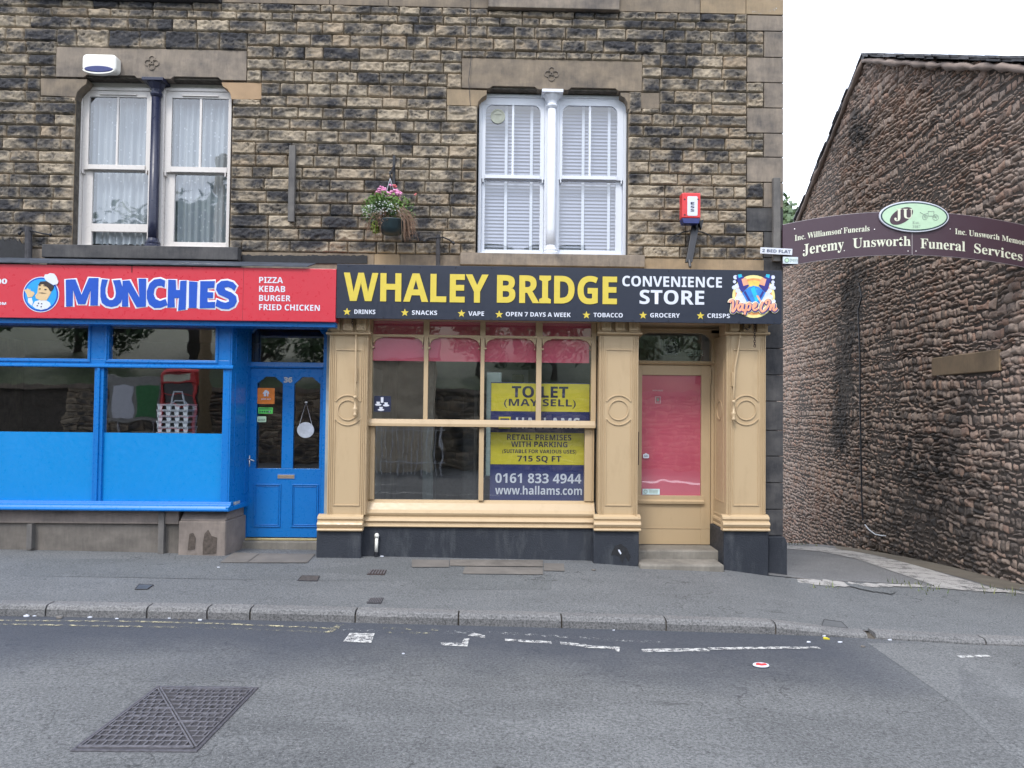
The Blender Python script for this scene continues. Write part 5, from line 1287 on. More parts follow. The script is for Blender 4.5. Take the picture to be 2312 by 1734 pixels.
# awning winders and chains
def winder(px, pth, lab):
    P = [(*F(a, b, YP - .05), ) for a, b in pth]; t = thing('awning_winder', lab, 'winder', (P[-1][0], YP - .05, P[-1][1]))
    MB().tube([(a, YP - .03 - .03 * i / len(P), b) for i, (a, b) in enumerate(P)], .010, 8).build('rod', 'tan', t, 0, True)
    a, b = P[-1]; MB().lathe([(.008, -.12), (.02, -.115), (.02, -.09), (.013, -.085), (.026, -.05), (.026, -.03), (.014, -.02), (.014, .07), (.02, .075), (.02, .1), (.01, .105)], (a, YP - .055, b), 12).build('handle', 'tan', t, 0, True)
    MB().box(a - .012, a + .012, YP - .04, YP, b + .25, b + .40).build('cleat', 'tan', t, .003); return t
winder('', [(803, 730), (803, 800), (802, 880), (802, 915)], 'buff painted awning winder rod beside blue doorway pilaster')
winder('', [(1676, 730), (1668, 790), (1660, 830), (1657, 880), (1656, 925)], 'bent buff awning winder rod on pilaster by building corner')
def chain(px, y0, y1, lab, loop=None):
    c = MB(); yy = YP - .10
    pts = [F(px, y0 + (y1 - y0) * i / 60, yy) for i in range(61)] if not loop else [F(a, b, yy) for a, b in loop]
    L_ = 0; i = 0
    Q = [Vector((a, yy, b)) for a, b in pts]; d = .024; seg = []
    tot = sum((b - a).length for a, b in zip(Q[:-1], Q[1:])); nL = int(tot / d)
    def at(s_):
        for a, b in zip(Q[:-1], Q[1:]):
            l = (b - a).length
            if s_ <= l: return a.lerp(b, s_ / max(l, 1e-9)), (b - a).normalized()
            s_ -= l
        return Q[-1], (Q[-1] - Q[-2]).normalized()
    for i in range(nL):
        p, t = at((i + .5) * d); u = Vector((0, 1, 0)) if i % 2 else t.cross(Vector((0, 1, 0))).normalized()
        c.tube([p + t * (.017 * math.cos(a)) + u * (.010 * math.sin(a)) for a in [2 * math.pi * k / 8 for k in range(8)]], .0035, 5, True, True)
    return tag(c.build('chain', 'rust'), lab, 'chain')
chain(1704, 728, 786, 'rusty chain hanging straight down from black sign near building corner')
chain(0, 0, 0, 'rusty chain looped under black sign over corner pilaster', [(1678, 728), (1680, 739), (1686, 744), (1692, 740), (1695, 728)])
chain(796, 716, 740, 'short rusty chain hanging below black sign by takeaway sign end')
# white overflow pipe against the black riser
px_, pz_ = F(851, 1200, YW - .06); wp = thing('overflow_pipe', 'short white overflow pipe against the black stall riser', 'pipe', (px_, YW - .06, F(851, 1258, YW - .06)[1]))
MB().tube([(px_, YW - .065, F(851, 1213, YW - .06)[1]), (px_ - .003, YW - .065, F(851, 1246, YW - .06)[1])], .018, 12).build('pipe', 'whiteplastic', wp, 0, True)
MB().lathe([(.012, 0), (.024, .005), (.026, .03), (.018, .045), (.01, .05)], (px_, YW - .065, F(851, 1213, YW - .06)[1] - .005), 12).build('elbow', 'whiteplastic', wp, 0, True)
MB().tube([(px_ - .003, YW - .065, F(851, 1246, YW - .06)[1]), (px_ - .003, YW - .065, F(851, 1259, YW - .06)[1])], .021, 12).build('drain_collar', 'blackmetal', wp)

# ================================================================== TAKEAWAY SHOPFRONT (blue)
tk = thing('takeaway_shopfront', 'bright blue takeaway shopfront with dark glass and painted lower panels', 'shopfront', (F(260, 1200)[0], -.2, 0))
YB2, YBG = -.20, -.165
XB1 = F(521, 950, YB2)[0]; XB0 = -7.5
zt = F(260, 716, YB2)[1]; zh = [F(350, p, YB2)[1] for p in (731, 812, 829, 834, 978, 1133, 1150)]
zh2 = zh
fr = MB()
tops = [(-150, -30), (-20, 198), (246, 486)]; lows = [(-240, -30), (-20, 210), (231, 501)]
tX = [(F(a, 770, YB2)[0], F(b, 770, YB2)[0]) for a, b in tops]; lX = [(F(a, 980, YB2)[0], F(b, 980, YB2)[0]) for a, b in lows]
def fill(xs, z0, z1, y0, y1):
    e = [XB0] + [v for p in xs for v in p] + [XB1]
    if xs[0][0] < XB0: e = e[2:] if xs[0][1] < XB0 else [XB0 - .01, XB0] + e[2:]
    for i in range(0, len(e), 2):
        if e[i + 1] > e[i]: fr.box(e[i], e[i + 1], y0, y1, z0, z1)
fr.box(XB0, XB1, YB2, YB2 + .09, zh[0], zt + .05)
fill(tX, zh[1], zh[0], YB2, YB2 + .09); fr.box(XB0, XB1, YB2 - .001, YB2 + .09, zh[2], zh[1])
fill(lX, zh[5], zh[2], YB2 - .002, YB2 + .09); fr.box(XB0, XB1, YB2, YB2 + .09, zh[6] - .02, zh[5])
fo = fr.build('window_frame', 'blue', tk, .004)
m2 = MB()
for (a, b) in tX: m2.frame(a - .035, b + .035, zh[1] - .035, zh[0] + .02, .02, YB2 - .014, YB2)
m2.mould([(YB2, zh[2] - .012), (YB2 - .03, zh[2] - .008), (YB2 - .03, zh[2] + .012), (YB2 - .01, zh[2] + .03), (YB2, zh[2] + .03)], XB0, XB1 + .02)
for (a, b), (c, d2) in zip(lX[:-1], lX[1:]): m2.box((b + c) / 2 - .015, (b + c) / 2 + .015, YB2 - .02, YB2, zh[5], zh[2] - .012)
for a in (XB1 - .03,): m2.box(a, a + .012, YB2 - .008, YB2, zh[5], zt)
m2.build('frame_moulding', 'blue', fo, .003)
for (a, b) in tX: MB().pane(a - .01, b + .01, YBG, zh[1] - .01, zh[0] + .01).build('pane', 'glass', fo)
for (a, b) in lX:
    MB().pane(a - .01, b + .01, YBG, zh[4] - .005, zh[2] + .01).build('pane', 'glass', fo); MB().box(a - .01, b + .01, YBG - .006, YBG + .006, zh[5] - .01, zh[4]).build('painted_panel', 'bluepanel', fo)
zsb = F(300, 1153, YB2 - .08)[1]
SM = [(YB2 + .05, zsb), (YB2 - .10, zsb), (YB2 - .105, zsb + .018), (YB2 - .085, zsb + .03), (YB2 - .07, zsb + .05), (YB2 - .03, zsb + .06), (YB2 - .02, zh[5] + .005), (YB2 + .05, zh[5] + .005)]
MB().mould(SM, XB0, XB1 + .03).build('sill_moulding', 'blue', tk, .003)
# return side of the bay into the doorway
YDB = .26
rt = MB(); rt.extr([(XB1 - .06, YB2 + .001, zsb), (XB1, YB2 + .001, zsb), (XB1 + .055, YDB, zsb), (XB1 - .06, YDB, zsb)], (0, 0, zt + .05 - zsb)); rt.build('return_panel', 'blue', tk, .003)
rp = MB()
for z0, z1 in ((zh[5] + .05, zh[2] - .05), (zh[1] + .0, zh[0] - .02)):
    for f0 in (.2, .78): 
        y = YB2 + (YDB - YB2) * f0; x = XB1 + .055 * f0; rp.box(x - .004, x + .007, y - .006, y + .006, z0, z1)
rp.build('return_moulding', 'blue', tk)
MB().extr([(XB1 + .03, YB2 - .10, zsb), (XB1 + .085, YDB - .1, zsb), (XB1, YDB - .1, zsb), (XB1, YB2 - .10, zsb)], (0, 0, .045)).build('sill_return', 'blue', tk, .003)
# blue door
dx = [F(p, 1000, YDB)[0] for p in (548, 560, 727, 745)]; zdb2 = F(640, 1213, YDB)[1]; zdt = F(640, 832, YDB)[1]
gl1 = [F(p, 950, YDB)[0] for p in (579, 637)] ; gl2 = [F(p, 950, YDB)[0] for p in (663, 722)]; zg0, zg1 = F(650, 1058, YDB)[1], F(650, 851, YDB)[1]
dm = MB(); e = [dx[1], *gl1, *gl2, dx[2]]
for i in (0, 2, 4): dm.box(e[i], e[i + 1], YDB, YDB + .045, zg0, zg1)
dm.box(dx[1], dx[2], YDB, YDB + .045, zg1, zdt); dm.box(dx[1], dx[2], YDB, YDB + .045, zdb2, zg0)
for g in (gl1, gl2):
    for s_, xc_ in ((1, g[0]), (-1, g[1])):
        st_p = [(0, 0), (0, -.075), (.012, -.075), (.012, -.062), (.028, -.06), (.036, -.045), (.055, -.035), (.068, -.025), (.068, -.012), (.085, -.012), (.085, 0)]
        dm.prism([(xc_ + s_ * a, zg1 + b + .0005) for a, b in st_p], YDB + .001, YDB + .042)
pdz = [F(650, p, YDB)[1] for p in (1093, 1190)]
door2 = dm.build('door', 'blue', tk, .003)
pmo = MB()
for a, b in ((573, 634), (658, 719)):
    xa, xb_ = F(a, 1140, YDB)[0], F(b, 1140, YDB)[0]; pmo.frame(xa, xb_, pdz[1], pdz[0], .014, YDB - .012, YDB + .001); pmo.frame(xa + .022, xb_ - .022, pdz[1] + .022, pdz[0] - .022, .008, YDB - .007, YDB + .001)
pmo.build('panel_moulding', 'blue', door2, .003)
for g in (gl1, gl2): MB().pane(g[0] - .005, g[1] + .005, YDB + .02, zg0 - .005, zg1 + .005).build('pane', 'glass', door2)
l0 = R(627, 1072, 665, 1080.5, YDB); MB().box(l0[0] - .01, l0[1] + .01, YDB - .004, YDB + .001, l0[2] - .01, l0[3] + .01).build('letter_plate', 'blue', door2, .002); MB().box(l0[0], l0[1], YDB - .007, YDB, l0[2], l0[3]).build('letter_flap', simple('worn_brass', (.34, .27, .2), .45, .5), door2, .002)
hx_, hz_ = F(562, 1041, YDB); hm = MB(); hm.prism(rrect(hx_, hz_, .014, .065, .008), YDB - .006, YDB); hm.tube([(hx_, YDB, hz_ + .02), (hx_, YDB - .04, hz_ + .02), (hx_ + .03, YDB - .045, hz_ + .022), (hx_ + .075, YDB - .045, hz_ + .004)], .008, 8); hm.build('handle', 'steel', door2, 0, True)
MB().disc(hx_, hz_ - .035, .005, .01, YDB - .0075, YDB - .005, 12).build('keyhole', 'dark', door2)
ptext('36', 640.5, 851.5, 660, 864, YDB - .004, 'steel', door2, off=.03)
tf = MB(); tf.box(dx[0] - .02, dx[1] - .002, YDB - .012, YDB + .07, zdb2 - .02, zt); tf.box(dx[2] + .002, dx[3] + .12, YDB - .012, YDB + .07, zdb2 - .02, zt)
zfa, zfb = F(640, 818, YDB)[1], F(640, 738, YDB)[1]
tf.mould([(YDB + .06, zdt + .003), (YDB - .02, zdt + .003), (YDB - .03, zdt + .02), (YDB - .02, zfa), (YDB + .06, zfa)], dx[1], dx[2] + .01); tf.box(dx[1], dx[2], YDB - .012, YDB + .07, zfb, zt + .1)
for s_, xc_ in ((1, dx[1]), (-1, dx[2])):
    tf.prism([(xc_, zfb + .001), (xc_, zfb - .08), (xc_ + s_ * .02, zfb - .075), (xc_ + s_ * .04, zfb - .04), (xc_ + s_ * .07, zfb - .02), (xc_ + s_ * .08, zfb + .001)], YDB - .01, YDB + .06)
tfo = tf.build('door_frame', 'blue', tk, .003)
MB().pane(dx[1], dx[2], YDB + .02, zfa - .005, zfb + .01).build('fanlight_pane', 'glass', tfo)
jx0, jx1 = F(727, 950, YP + .06)[0], F(743, 950, YP + .06)[0]
MB().box(F(729, 950, .1)[0], pA[0] + .004, .09, YDB - .01, zdb2 - .02, F(735, 763, .1)[1]).build('door_jamb', 'blue', tk, .003)
# floor of the doorway: brass threshold, stone step
MB().box(dx[0], pA[0] + .02, YDB - .04, YDB + .1, zdb2 - .03, zdb2 - .008).build('threshold', 'brass', tk, .004)
MB().box(F(538, 1230, .15)[0], pA[0] + .02, .16, YDB + .1, -.3, zdb2 - .031).build('door_step', 'step', tk, .012)
# wall under the bay
zap, zlo = F(200, 1154, YB2 + .0)[1], F(200, 1182, YB2 + .02)[1]
ba = MB().box(XB0, F(404, 1170, -.18)[0], -.185, .1, zlo, zsb - .002).build('apron', 'concrete', tk, .006)
MB().box(XB0, F(420, 1220, -.15)[0], -.15, .1, -.4, zlo + .01).build('base_wall', 'render', tk, .01)
bl = MB(); xa, xb_ = F(404, 1200, -.22)[0], F(510, 1200, -.22)[0]; zq = F(450, 1175, -.2)[1]
bl.extr([(xa, -.235, -.35), (xb_, -.235, -.35), (xb_ + .06, YDB - .02, -.35), (xa, YDB - .02, -.35)], (0, 0, zq + .35)); bl.add([(xa + .01, -.235, zq), (xb_, -.235, zq), (xb_ + .05, .2, zq), (xa + .01, .2, zq), (xa + .03, -.15, zsb - .002), (xb_, -.12, zsb - .002), (xb_ + .05, .2, zsb - .002), (xa + .03, .2, zsb - .002)], [(0, 3, 2, 1), (4, 5, 6, 7), (0, 1, 5, 4), (1, 2, 6, 5), (2, 3, 7, 6), (3, 0, 4, 7)])
blo = bl.build('corner_block', 'concrete', tk, .015)
for pts in ([(428, 1205), (436, 1203), (442, 1215), (440, 1240), (424, 1242), (426, 1222)], [(462, 1205), (470, 1196), (478, 1210), (490, 1214), (488, 1250), (458, 1252), (458, 1228)]):
    MB().prism([F(a, b, -.236) for a, b in pts], -.240, -.2).build('spalled_patch', simple('raw_brown_stone', (.075, .06, .05), .9, 0, .4, 25), blo)
for px, lab in (((60, 1183, 72, 1236), 'short'), ((357, 1156, 370, 1247), 'long')):
    x0, x1, z0, z1 = R(*px, -.21); MB().box(x0, x1, -.215, -.14, z0 - .02, z1).build('timber_post', 'timber', tk, .004)
# dark room behind the takeaway glass
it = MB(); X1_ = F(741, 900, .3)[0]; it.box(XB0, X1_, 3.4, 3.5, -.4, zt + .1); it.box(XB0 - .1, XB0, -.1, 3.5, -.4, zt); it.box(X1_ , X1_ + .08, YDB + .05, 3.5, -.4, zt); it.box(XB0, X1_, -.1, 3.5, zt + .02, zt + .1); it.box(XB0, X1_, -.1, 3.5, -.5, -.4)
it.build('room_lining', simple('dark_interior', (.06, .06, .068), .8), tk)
MB().box(XB0, XB1 + .03, -.10, .9, zh[5] - .05, zh[5] - .01).build('window_board', 'interior', tk)
# crates stacked in the window
cr0 = thing('drink_crate', 'grey plastic basket topmost in the stack inside takeaway window', 'basket', (0, 0, 0), 'grey baskets stacked in takeaway window')
bm_ = MB(); w_, dpt, hh = .165, .13, .085
bm_.frame(-w_, w_, hh - .02, hh, .02, -dpt, -dpt + .012); bm_.box(-w_, w_, -dpt, -dpt + .008, hh - .018, hh); bm_.box(-w_, w_, dpt - .008, dpt, hh - .018, hh)
for s_ in (-1, 1): bm_.box(s_ * w_ - .004, s_ * w_ + .004, -dpt, dpt, hh - .018, hh); bm_.box(s_ * w_ * .9 - .004, s_ * w_ * .9 + .004, -dpt * .9, dpt * .9, 0, .012)
bm_.box(-w_ * .9, w_ * .9, -dpt * .9, dpt * .9, 0, .008)
for i in range(4):
    q = -w_ * .85 + i * w_ * 1.7 / 3
    for yy in (-dpt * .95, dpt * .9): bm_.prism([(q - .028, hh - .01), (q + .028, hh - .01), (q + .016, .0), (q - .016, .0)], yy, yy + .006)
bm_.build('basket', 'grey', cr0)
cxk, czk = F(400, 966, .12)[0], zh[5] - .01
top_z = F(400, 912, .12)[1]
zlist = [top_z - .085 - .062 * i for i in range(6)]
cr0.location = (cxk, .12, zlist[0])
hd = MB()
for yy in (0,): hd.tube([(-.07, 0, .08), (-.06, 0, .16), (-.045, 0, .22), (.045, 0, .22), (.06, 0, .16), (.08, 0, .08)], .010, 8); hd.tube([(-.09, .05, .08), (-.05, .05, .12), (.05, .05, .12), (.09, .05, .08)], .009, 8)
h_o = hd.build('handle', 'grey', cr0)
for ch_ in cr0.children: ch_.location = (0, 0, 0)
for i, nm in ((1, 'second'), (2, 'third'), (3, 'fourth'), (4, 'fifth'), (5, 'lowest')):
    c = cr0.copy(); COL.objects.link(c); c.location = (cxk + .004 * (-1) ** i, .12, zlist[i]); c['label'] = f'grey plastic basket {nm} from the top of the stack inside takeaway window'
    for ch_ in cr0.children:
        if ch_.name.startswith('handle'): continue
        q = ch_.copy(); COL.objects.link(q); q.parent = c
MB().box(cxk - .2, cxk + .2, -.02, .3, zh[5] - .01, zlist[5] - .002).build('display_box', 'interior', tk)
# door stickers and hanging disc
def sticker(px, mt, lab, r=.01):
    n0 = R(*px, YDB + .017); return tag(MB().prism(rrect((n0[0] + n0[1]) / 2, (n0[2] + n0[3]) / 2, (n0[1] - n0[0]) / 2, (n0[3] - n0[2]) / 2, r), YDB + .014, YDB + .019).build('door_sticker', mt), lab, 'sticker'), n0
o, n0 = sticker((581.5, 876, 620, 912), 'orange', 'orange delivery sticker with white house on blue door glass')
cx_, cz_ = (n0[0] + n0[1]) / 2, n0[2] + (n0[3] - n0[2]) * .64
MB().prism([(cx_ - .038, cz_), (cx_ - .018, cz_ + .035), (cx_, cz_ + .045), (cx_ + .03, cz_ + .025), (cx_ + .036, cz_), (cx_ + .026, cz_), (cx_ + .026, cz_ - .03), (cx_ + .012, cz_ - .03), (cx_ + .012, cz_ + .01), (cx_ + .002, cz_ + .01), (cx_ + .002, cz_ - .03), (cx_ - .024, cz_ - .03), (cx_ - .024, cz_)], YDB + .012, YDB + .0135).build('house_emblem', 'whitevinyl', o)
text('JUST EAT', cx_ - .055, cx_ + .055, n0[2] + .045, n0[2] + .062, YDB + .0125, 'whitevinyl', o, off=.02)
o, n0 = sticker((583, 920, 616, 934), 'green', 'green hygiene rating sticker under orange sticker on blue door', .004)
MB().box(n0[0] + .01, n0[1] - .01, YDB + .0128, YDB + .0135, n0[3] - .02, n0[3] - .012).build('print_line', 'darkgreen', o)
for i in range(5): MB().disc(n0[0] + .022 + i * .026, n0[2] + .022, .009 + (.006 if i == 4 else 0), .009 + (.006 if i == 4 else 0), YDB + .0128, YDB + .0135, 14).build('rating_dot', 'darkgreen', o)
text('5', n0[0] + .12, n0[0] + .133, n0[2] + .012, n0[2] + .032, YDB + .0122, 'whitevinyl', o)
o, n0 = sticker((581, 940, 601, 953), 'mint', 'small white hours sticker lowest of the blue door stickers', .01)
text('24-HOUR', n0[0] + .01, n0[1] - .01, n0[2] + .024, n0[2] + .036, YDB + .0125, 'darkgreen', o); MB().box(n0[0] + .008, n0[1] - .008, YDB + .0128, YDB + .0135, n0[2] + .014, n0[2] + .018).build('print_line', 'darkgreen', o)
cx_, cz_ = F(690, 971, YDB + .01); tz = F(690, 908, YDB + .01)[1]
hg = thing('hanging_disc', 'pale round disc hanging on string inside blue door', 'door sign', (cx_, YDB + .01, cz_))
rr_ = 19 * 8.45 / 1670; MB().disc(cx_, cz_, rr_, rr_ * .93, YDB + .008, YDB + .014, 40).build('disc', simple('pale_grey_disc', (.42, .46, .52), .45), hg, .002)
MB().tube([(cx_ - rr_ * .75, YDB + .01, cz_ + rr_ * .62), (cx_, YDB + .01, tz), (cx_ + rr_ * .72, YDB + .01, cz_ + rr_ * .65)], .0022, 5).build('string', 'whitevinyl', hg)
MB().lathe([(.014, -.008), (.016, 0), (.008, .008)], (cx_, YDB + .01, tz), 12).build('sucker', 'whiteplastic', hg)

# ================================================================== GABLE BUILDING ACROSS THE ALLEY
gt = thing('gable_building', 'tall brown rubble stone gable end with slate roof beyond the alley', 'building', (6.5, 4.8, -.7))
DD = Vector((.1074, .9942, 0)); NN = Vector((-.9942, .1074, 0)); P0 = Vector((6.504, 4.8, 0)); SL, HWD = .49, 6.3
_d = ray(1955, 119); _p = CAM + _d * ((P0 - CAM).dot(NN) / _d.dot(NN)); P0 = Vector((_p.x, _p.y, 0)); HA = _p.z - .10
ver = lambda s: HA - SL * abs(s)
def gx2(V):
    o = np.empty_like(V); s, dep = V[:, 0].copy(), -V[:, 1]; V = V.copy()
    inner = np.clip((ver(0) - SL * np.abs(s) - V[:, 2]) / .5, 0, 1)
    V[:, 2] += inner * (.12 * (fbm(s * .9, V[:, 2] * .9, 3.3, 40, 3) - .5) + .08 * (fbm(s * 3.2, V[:, 2] * 3.2, 1.3, 41, 2) - .5)); s += inner * .10 * (fbm(s * 2.3, V[:, 2] * 2.3, 8.3, 44, 2) - .5)
    dep = dep + .05 * (fbm(s * 1.1, V[:, 2] * 1.1, 5, 48, 3) - .5)
    o[:, 0] = P0.x + DD.x * s + NN.x * dep; o[:, 1] = P0.y + DD.y * s + NN.y * dep; o[:, 2] = V[:, 2]; return o
def gpx(px, py, dep=.0):
    """pixel on the gable face -> (s, z)"""
    d = ray(px, py); O = P0 + NN * dep; t = (O - CAM).dot(NN) / d.dot(NN); p = CAM + d * t; return (p - O).dot(DD), p.z
def gw(s, z, dep): p = P0 + DD * s + NN * dep; return (p.x, p.y, z)
rnd = random.Random(23)
STR = [(gpx(1925, 620), gpx(1895, 1000), .55), (gpx(1935, 285), gpx(1945, 320), .45)]
def rubsoot(X, Z, b, edge, rnd):
    t = rnd.random(); big = fbm(X * .45, Z * .5, 4.4, 15, 3); n = fbm(X * 5, Z * 7, t * 9, 17, 3)
    m = 0; warm = 0
    for (a, b_, w_) in STR:
        f = np.clip((Z - b_[1]) / (a[1] - b_[1] + 1e-6), 0, 1); sx = b_[0] + (a[0] - b_[0]) * f
        ins = sst(-.6, .2, Z - b_[1]) * sst(-.6, .2, a[1] - Z)
        m = m + np.exp(-((X - sx) / (w_ + .25 * (fbm(X * 2, Z * 2, 1, 3, 2) - .5))) ** 2) * ins
    low = sst(2.2, -.4, Z) * sst(2.6, -1.8, X) * .6
    pale = sst(1.6, 3.6, X) * .45
    return -.24 + .85 * (t - .5) + .95 * (big - .42) + .9 * (n - .45) + 1.1 * m + low - pale, (rnd.random() ** 2.2)
rows = []; z = -2.3
while z < HA:
    h = rnd.choice([.045, .055, .07, .09, .12]) * rnd.uniform(.9, 1.1); rows.append((z, z + h)); z += h
g = Stones()
big = []
for (px0, py0, px1, py1) in ((2108, 838, 2262, 802), ):
    a, za = gpx(px0, py0); b, zb_ = gpx(px1, py1); big.append((min(a, b), max(a, b), (za + zb_) / 2 - .13, (za + zb_) / 2 + .13))
g.sharp = .012; g.rugged = 1.3; g.back = .012
lay(g, rows, (-HWD, HWD), big, (.06, .21), rnd, .023, .020, rubsoot, .003, .06, ver, .03)
gwall = g.build('rubble_wall', 'rubble', gt, gx2)
RV = Vector((.9975, .070, 0))
def gr(s, z, back):
    p = P0 + DD * s + RV * back; return (p.x, p.y, z)
b0 = MB(); b0.extr([gw(-HWD, -2.4, 0), gw(HWD, -2.4, 0), gw(HWD, ver(HWD), 0), gw(0, HA, 0), gw(-HWD, ver(-HWD), 0)], -NN * .4); b0.extr([gw(-HWD, -2.4, -.4), gw(-HWD + .3, -2.4, -.4), gw(-HWD + .3, ver(HWD), -.4), gw(-HWD, ver(HWD), -.4)], -NN * 9); b0.extr([gw(HWD - .3, -2.4, -.4), gw(HWD, -2.4, -.4), gw(HWD, ver(HWD), -.4), gw(HWD - .3, ver(HWD), -.4)], -NN * 9)
b0.build('wall_core', 'rubmortar', gt)
L_ = big[0]; b1 = MB(); b1.extr([gw(L_[0], L_[2], .03), gw(L_[1], L_[2], .03), gw(L_[1], L_[3], .03), gw(L_[0], L_[3], .03)], -NN * .2); b1.build('blocked_lintel', ashlar_mat('warm_lintel', (.30, .215, .13), (.12, .09, .06), .5), gt, .012)
# slate roof with uneven verge and mortar fillet
for s_ in (-1, 1):
    rr = random.Random(31 + s_); n = 28
    for lay_, (t0, t1, ov) in enumerate(((.035, .064, .065), (.068, .098, .090))):
        R_ = MB(); 
        for i in range(n):
            a = HWD * 1.04 * i / n; b = HWD * 1.04 * (i + 1) / n + .03; o_ = ov + rr.uniform(-.02, .03); j = rr.uniform(-.008, .008)
            q = [gr(s_ * a, HA - SL * a + t0 + j, -o_), gr(s_ * b, HA - SL * b + t0 + j, -o_), gr(s_ * b, HA - SL * b + t0 + j, 9.4), gr(s_ * a, HA - SL * a + t0 + j, 9.4)]
            R_.extr(q, (0, 0, t1 - t0))
        R_.build('roof', 'slate', gt)
    vm = MB(); pts = [gw(s_ * HWD * i / 40, HA - SL * HWD * i / 40 - .045 + rr.uniform(-.02, .02), .05) for i in range(41)]
    vm.tube(pts, [.075 + rr.uniform(-.015, .015) for _ in pts], 8).build if False else None
    vm.tube(pts, [.045 + rr.uniform(-.018, .018) for _ in pts], 8); vm.build('verge_mortar', ashlar_mat('verge_mortar', (.30, .235, .20), (.15, .12, .10), .5, False), gt, 0, True)
rd = MB()
for i in range(20): rd.lathe([(.001, 0), (.001, 0)], (0, 0, -30), 3) if False else None
rd.tube([gr(0, HA + .025, -.06), gr(0, HA + .025, 9.4)], .06, 8); rd.build('ridge_tile', 'slate', gt)
pc = [gpx(*p) for p in ((1957, 632), (1949, 640), (1955, 670), (1947, 700), (1951, 800), (1951, 900), (1955, 1120), (1958, 1175))]
tag(MB().tube([gw(s, z, .07) for s, z in pc], .014, 8).build('downlead_cable', 'blackmetal'), 'black cable running down the rubble gable wall', 'cable')
pc = [gpx(*p) for p in ((1961, 1185), (1970, 1196), (1985, 1207), (2000, 1210), (2008, 1210))]
tag(MB().tube([gw(s, z, .06) for s, z in pc], .011, 8).build('pipe_tail', 'grey'), 'short white pipe tail curling at foot of rubble gable', 'pipe')
# grassy weeds along the wall foot
wb = MB(); rw = random.Random(3)
for (px, py) in ((1790, 1226), (1800, 1226), (1782, 1222), (1830, 1228), (1950, 1236), (1970, 1237), (1770, 1222), (2100, 1333), (2255, 1336), (2262, 1330), (2080, 1320), (2050, 1315), (1860, 1320)):
    p = G(px, py + 4)
    for _ in range(12):
        a = rw.uniform(0, 6.28); l = rw.uniform(.02, .09); q = Vector((p.x + rw.uniform(-.18, .18), p.y + rw.uniform(-.12, .12), 0)); q.z = ground(q.x, q.y)
        d = Vector((math.cos(a) * .6, math.sin(a) * .6, 1)) * l; s_ = Vector((-math.sin(a), math.cos(a), 0)) * .006; k_ = len(wb.v); wb.v += [tuple(q - s_), tuple(q + s_), tuple(q + d)]; wb.f.append((k_, k_ + 1, k_ + 2))
o = wb.build('weeds', 'weed', flip=False); o['kind'] = 'stuff'; o['label'] = 'scattered weeds along alley and wall foot'

# ================================================================== TREES
def tree_mesh(seed, h, r, n, leaf=(.10, .22)):
    rr = random.Random(seed); tr = MB(); tr.tube([(0, 0, -.3), (.05, 0, h * .25), (-.05, .05, h * .5), (.03, 0, h * .8)], [r * .11, r * .085, r * .06, r * .02], 8)
    cl = []
    for i in range(16):
        a = rr.uniform(0, 6.28); e = rr.uniform(.3, 1.0); zc = h * rr.uniform(.35, .95); q = r * (1 - .55 * max(0, (zc / h - .5) / .5)) * rr.uniform(.3, .9)
        c = Vector((q * math.cos(a), q * math.sin(a), zc)); cl.append((c, r * rr.uniform(.28, .48))); tr.tube([(0, 0, zc * .6), tuple(c * .5 + Vector((0, 0, zc * .42))), tuple(c)], [r * .04, r * .025, r * .008], 5)
    lv = MB()
    for _ in range(n):
        c, q = rr.choice(cl); d = Vector((rr.gauss(0, 1), rr.gauss(0, 1), rr.gauss(0, 1))).normalized() * q * rr.random() ** .4; p = c + d; s_ = rr.uniform(*leaf)
        nn = (d.normalized() + Vector((rr.gauss(0, .5), rr.gauss(0, .5), rr.gauss(.4, .5)))).normalized(); u = nn.orthogonal().normalized(); v = nn.cross(u); k_ = len(lv.v)
        lv.v += [tuple(p - u * s_), tuple(p - v * s_ * .5), tuple(p + u * s_), tuple(p + v * s_ * .5)]; lv.f.append((k_, k_ + 1, k_ + 2, k_ + 3))
    return tr, lv
def tree(loc, seed, h, r, n, lab, mt, grp=None, leaf=(.10, .22)):
    t = thing('tree', lab, 'tree', (0, 0, 0), grp); a, b = tree_mesh(seed, h, r, n, leaf)
    a.build('trunk', 'bark', t, 0, True); b.build('crown', mt, t, flip=False); t.location = loc
    return t
q = ray(1774, 470); q = CAM + q * (24 / q.y)
tree((q.x + .3, q.y, -3), 7, q.z + 3.9, 1.5, 1500, 'leafy tree showing between building corner and rubble gable', 'treeleaf2')

# ================================================================== ACROSS THE STREET (what the glass reflects)
def bank(x, y): return -.2 - .011 * x + max(0, (-y - 13.0)) * .30
xs = lin(-60, 60, 25); ys = [-10.6, -12.9, -13.0, -16, -20, -28, -40, -70]
sheet('far_pavement', lin(-60, 60, 25), [-13.2, -10.2], lambda x, y: -.18 - .011 * x, 'pavement')
sheet('bank', xs, [-70, -40, -28, -20, -16, -13.3], lambda x, y: bank(x, y) + 1.6, 'grass')
sw = st_now = Stones(); rnd = random.Random(77)
rows = []; z = -.4
while z < 2.0: h = rnd.uniform(.14, .22); rows.append((z, z + h)); z += h
lay(sw, rows, (-16, 12), [], (.25, .6), rnd, .05, .09, facsoot, .008, .03)
rwl = thing('retaining_wall', 'dark stone retaining wall across the street', 'wall', (0, -13.1, 0))
sw.build('stone_face', 'stone', rwl, lambda V: np.stack([-V[:, 0], -13.0 - V[:, 1], V[:, 2]], 1)); MB().box(-16, 16, -13.4, -13.02, -.5, 2.0).build('wall_core', 'mortar', rwl); MB().box(-16, 16, -13.5, -12.93, 2.0, 2.12).build('coping', 'ashlar_dark', rwl)
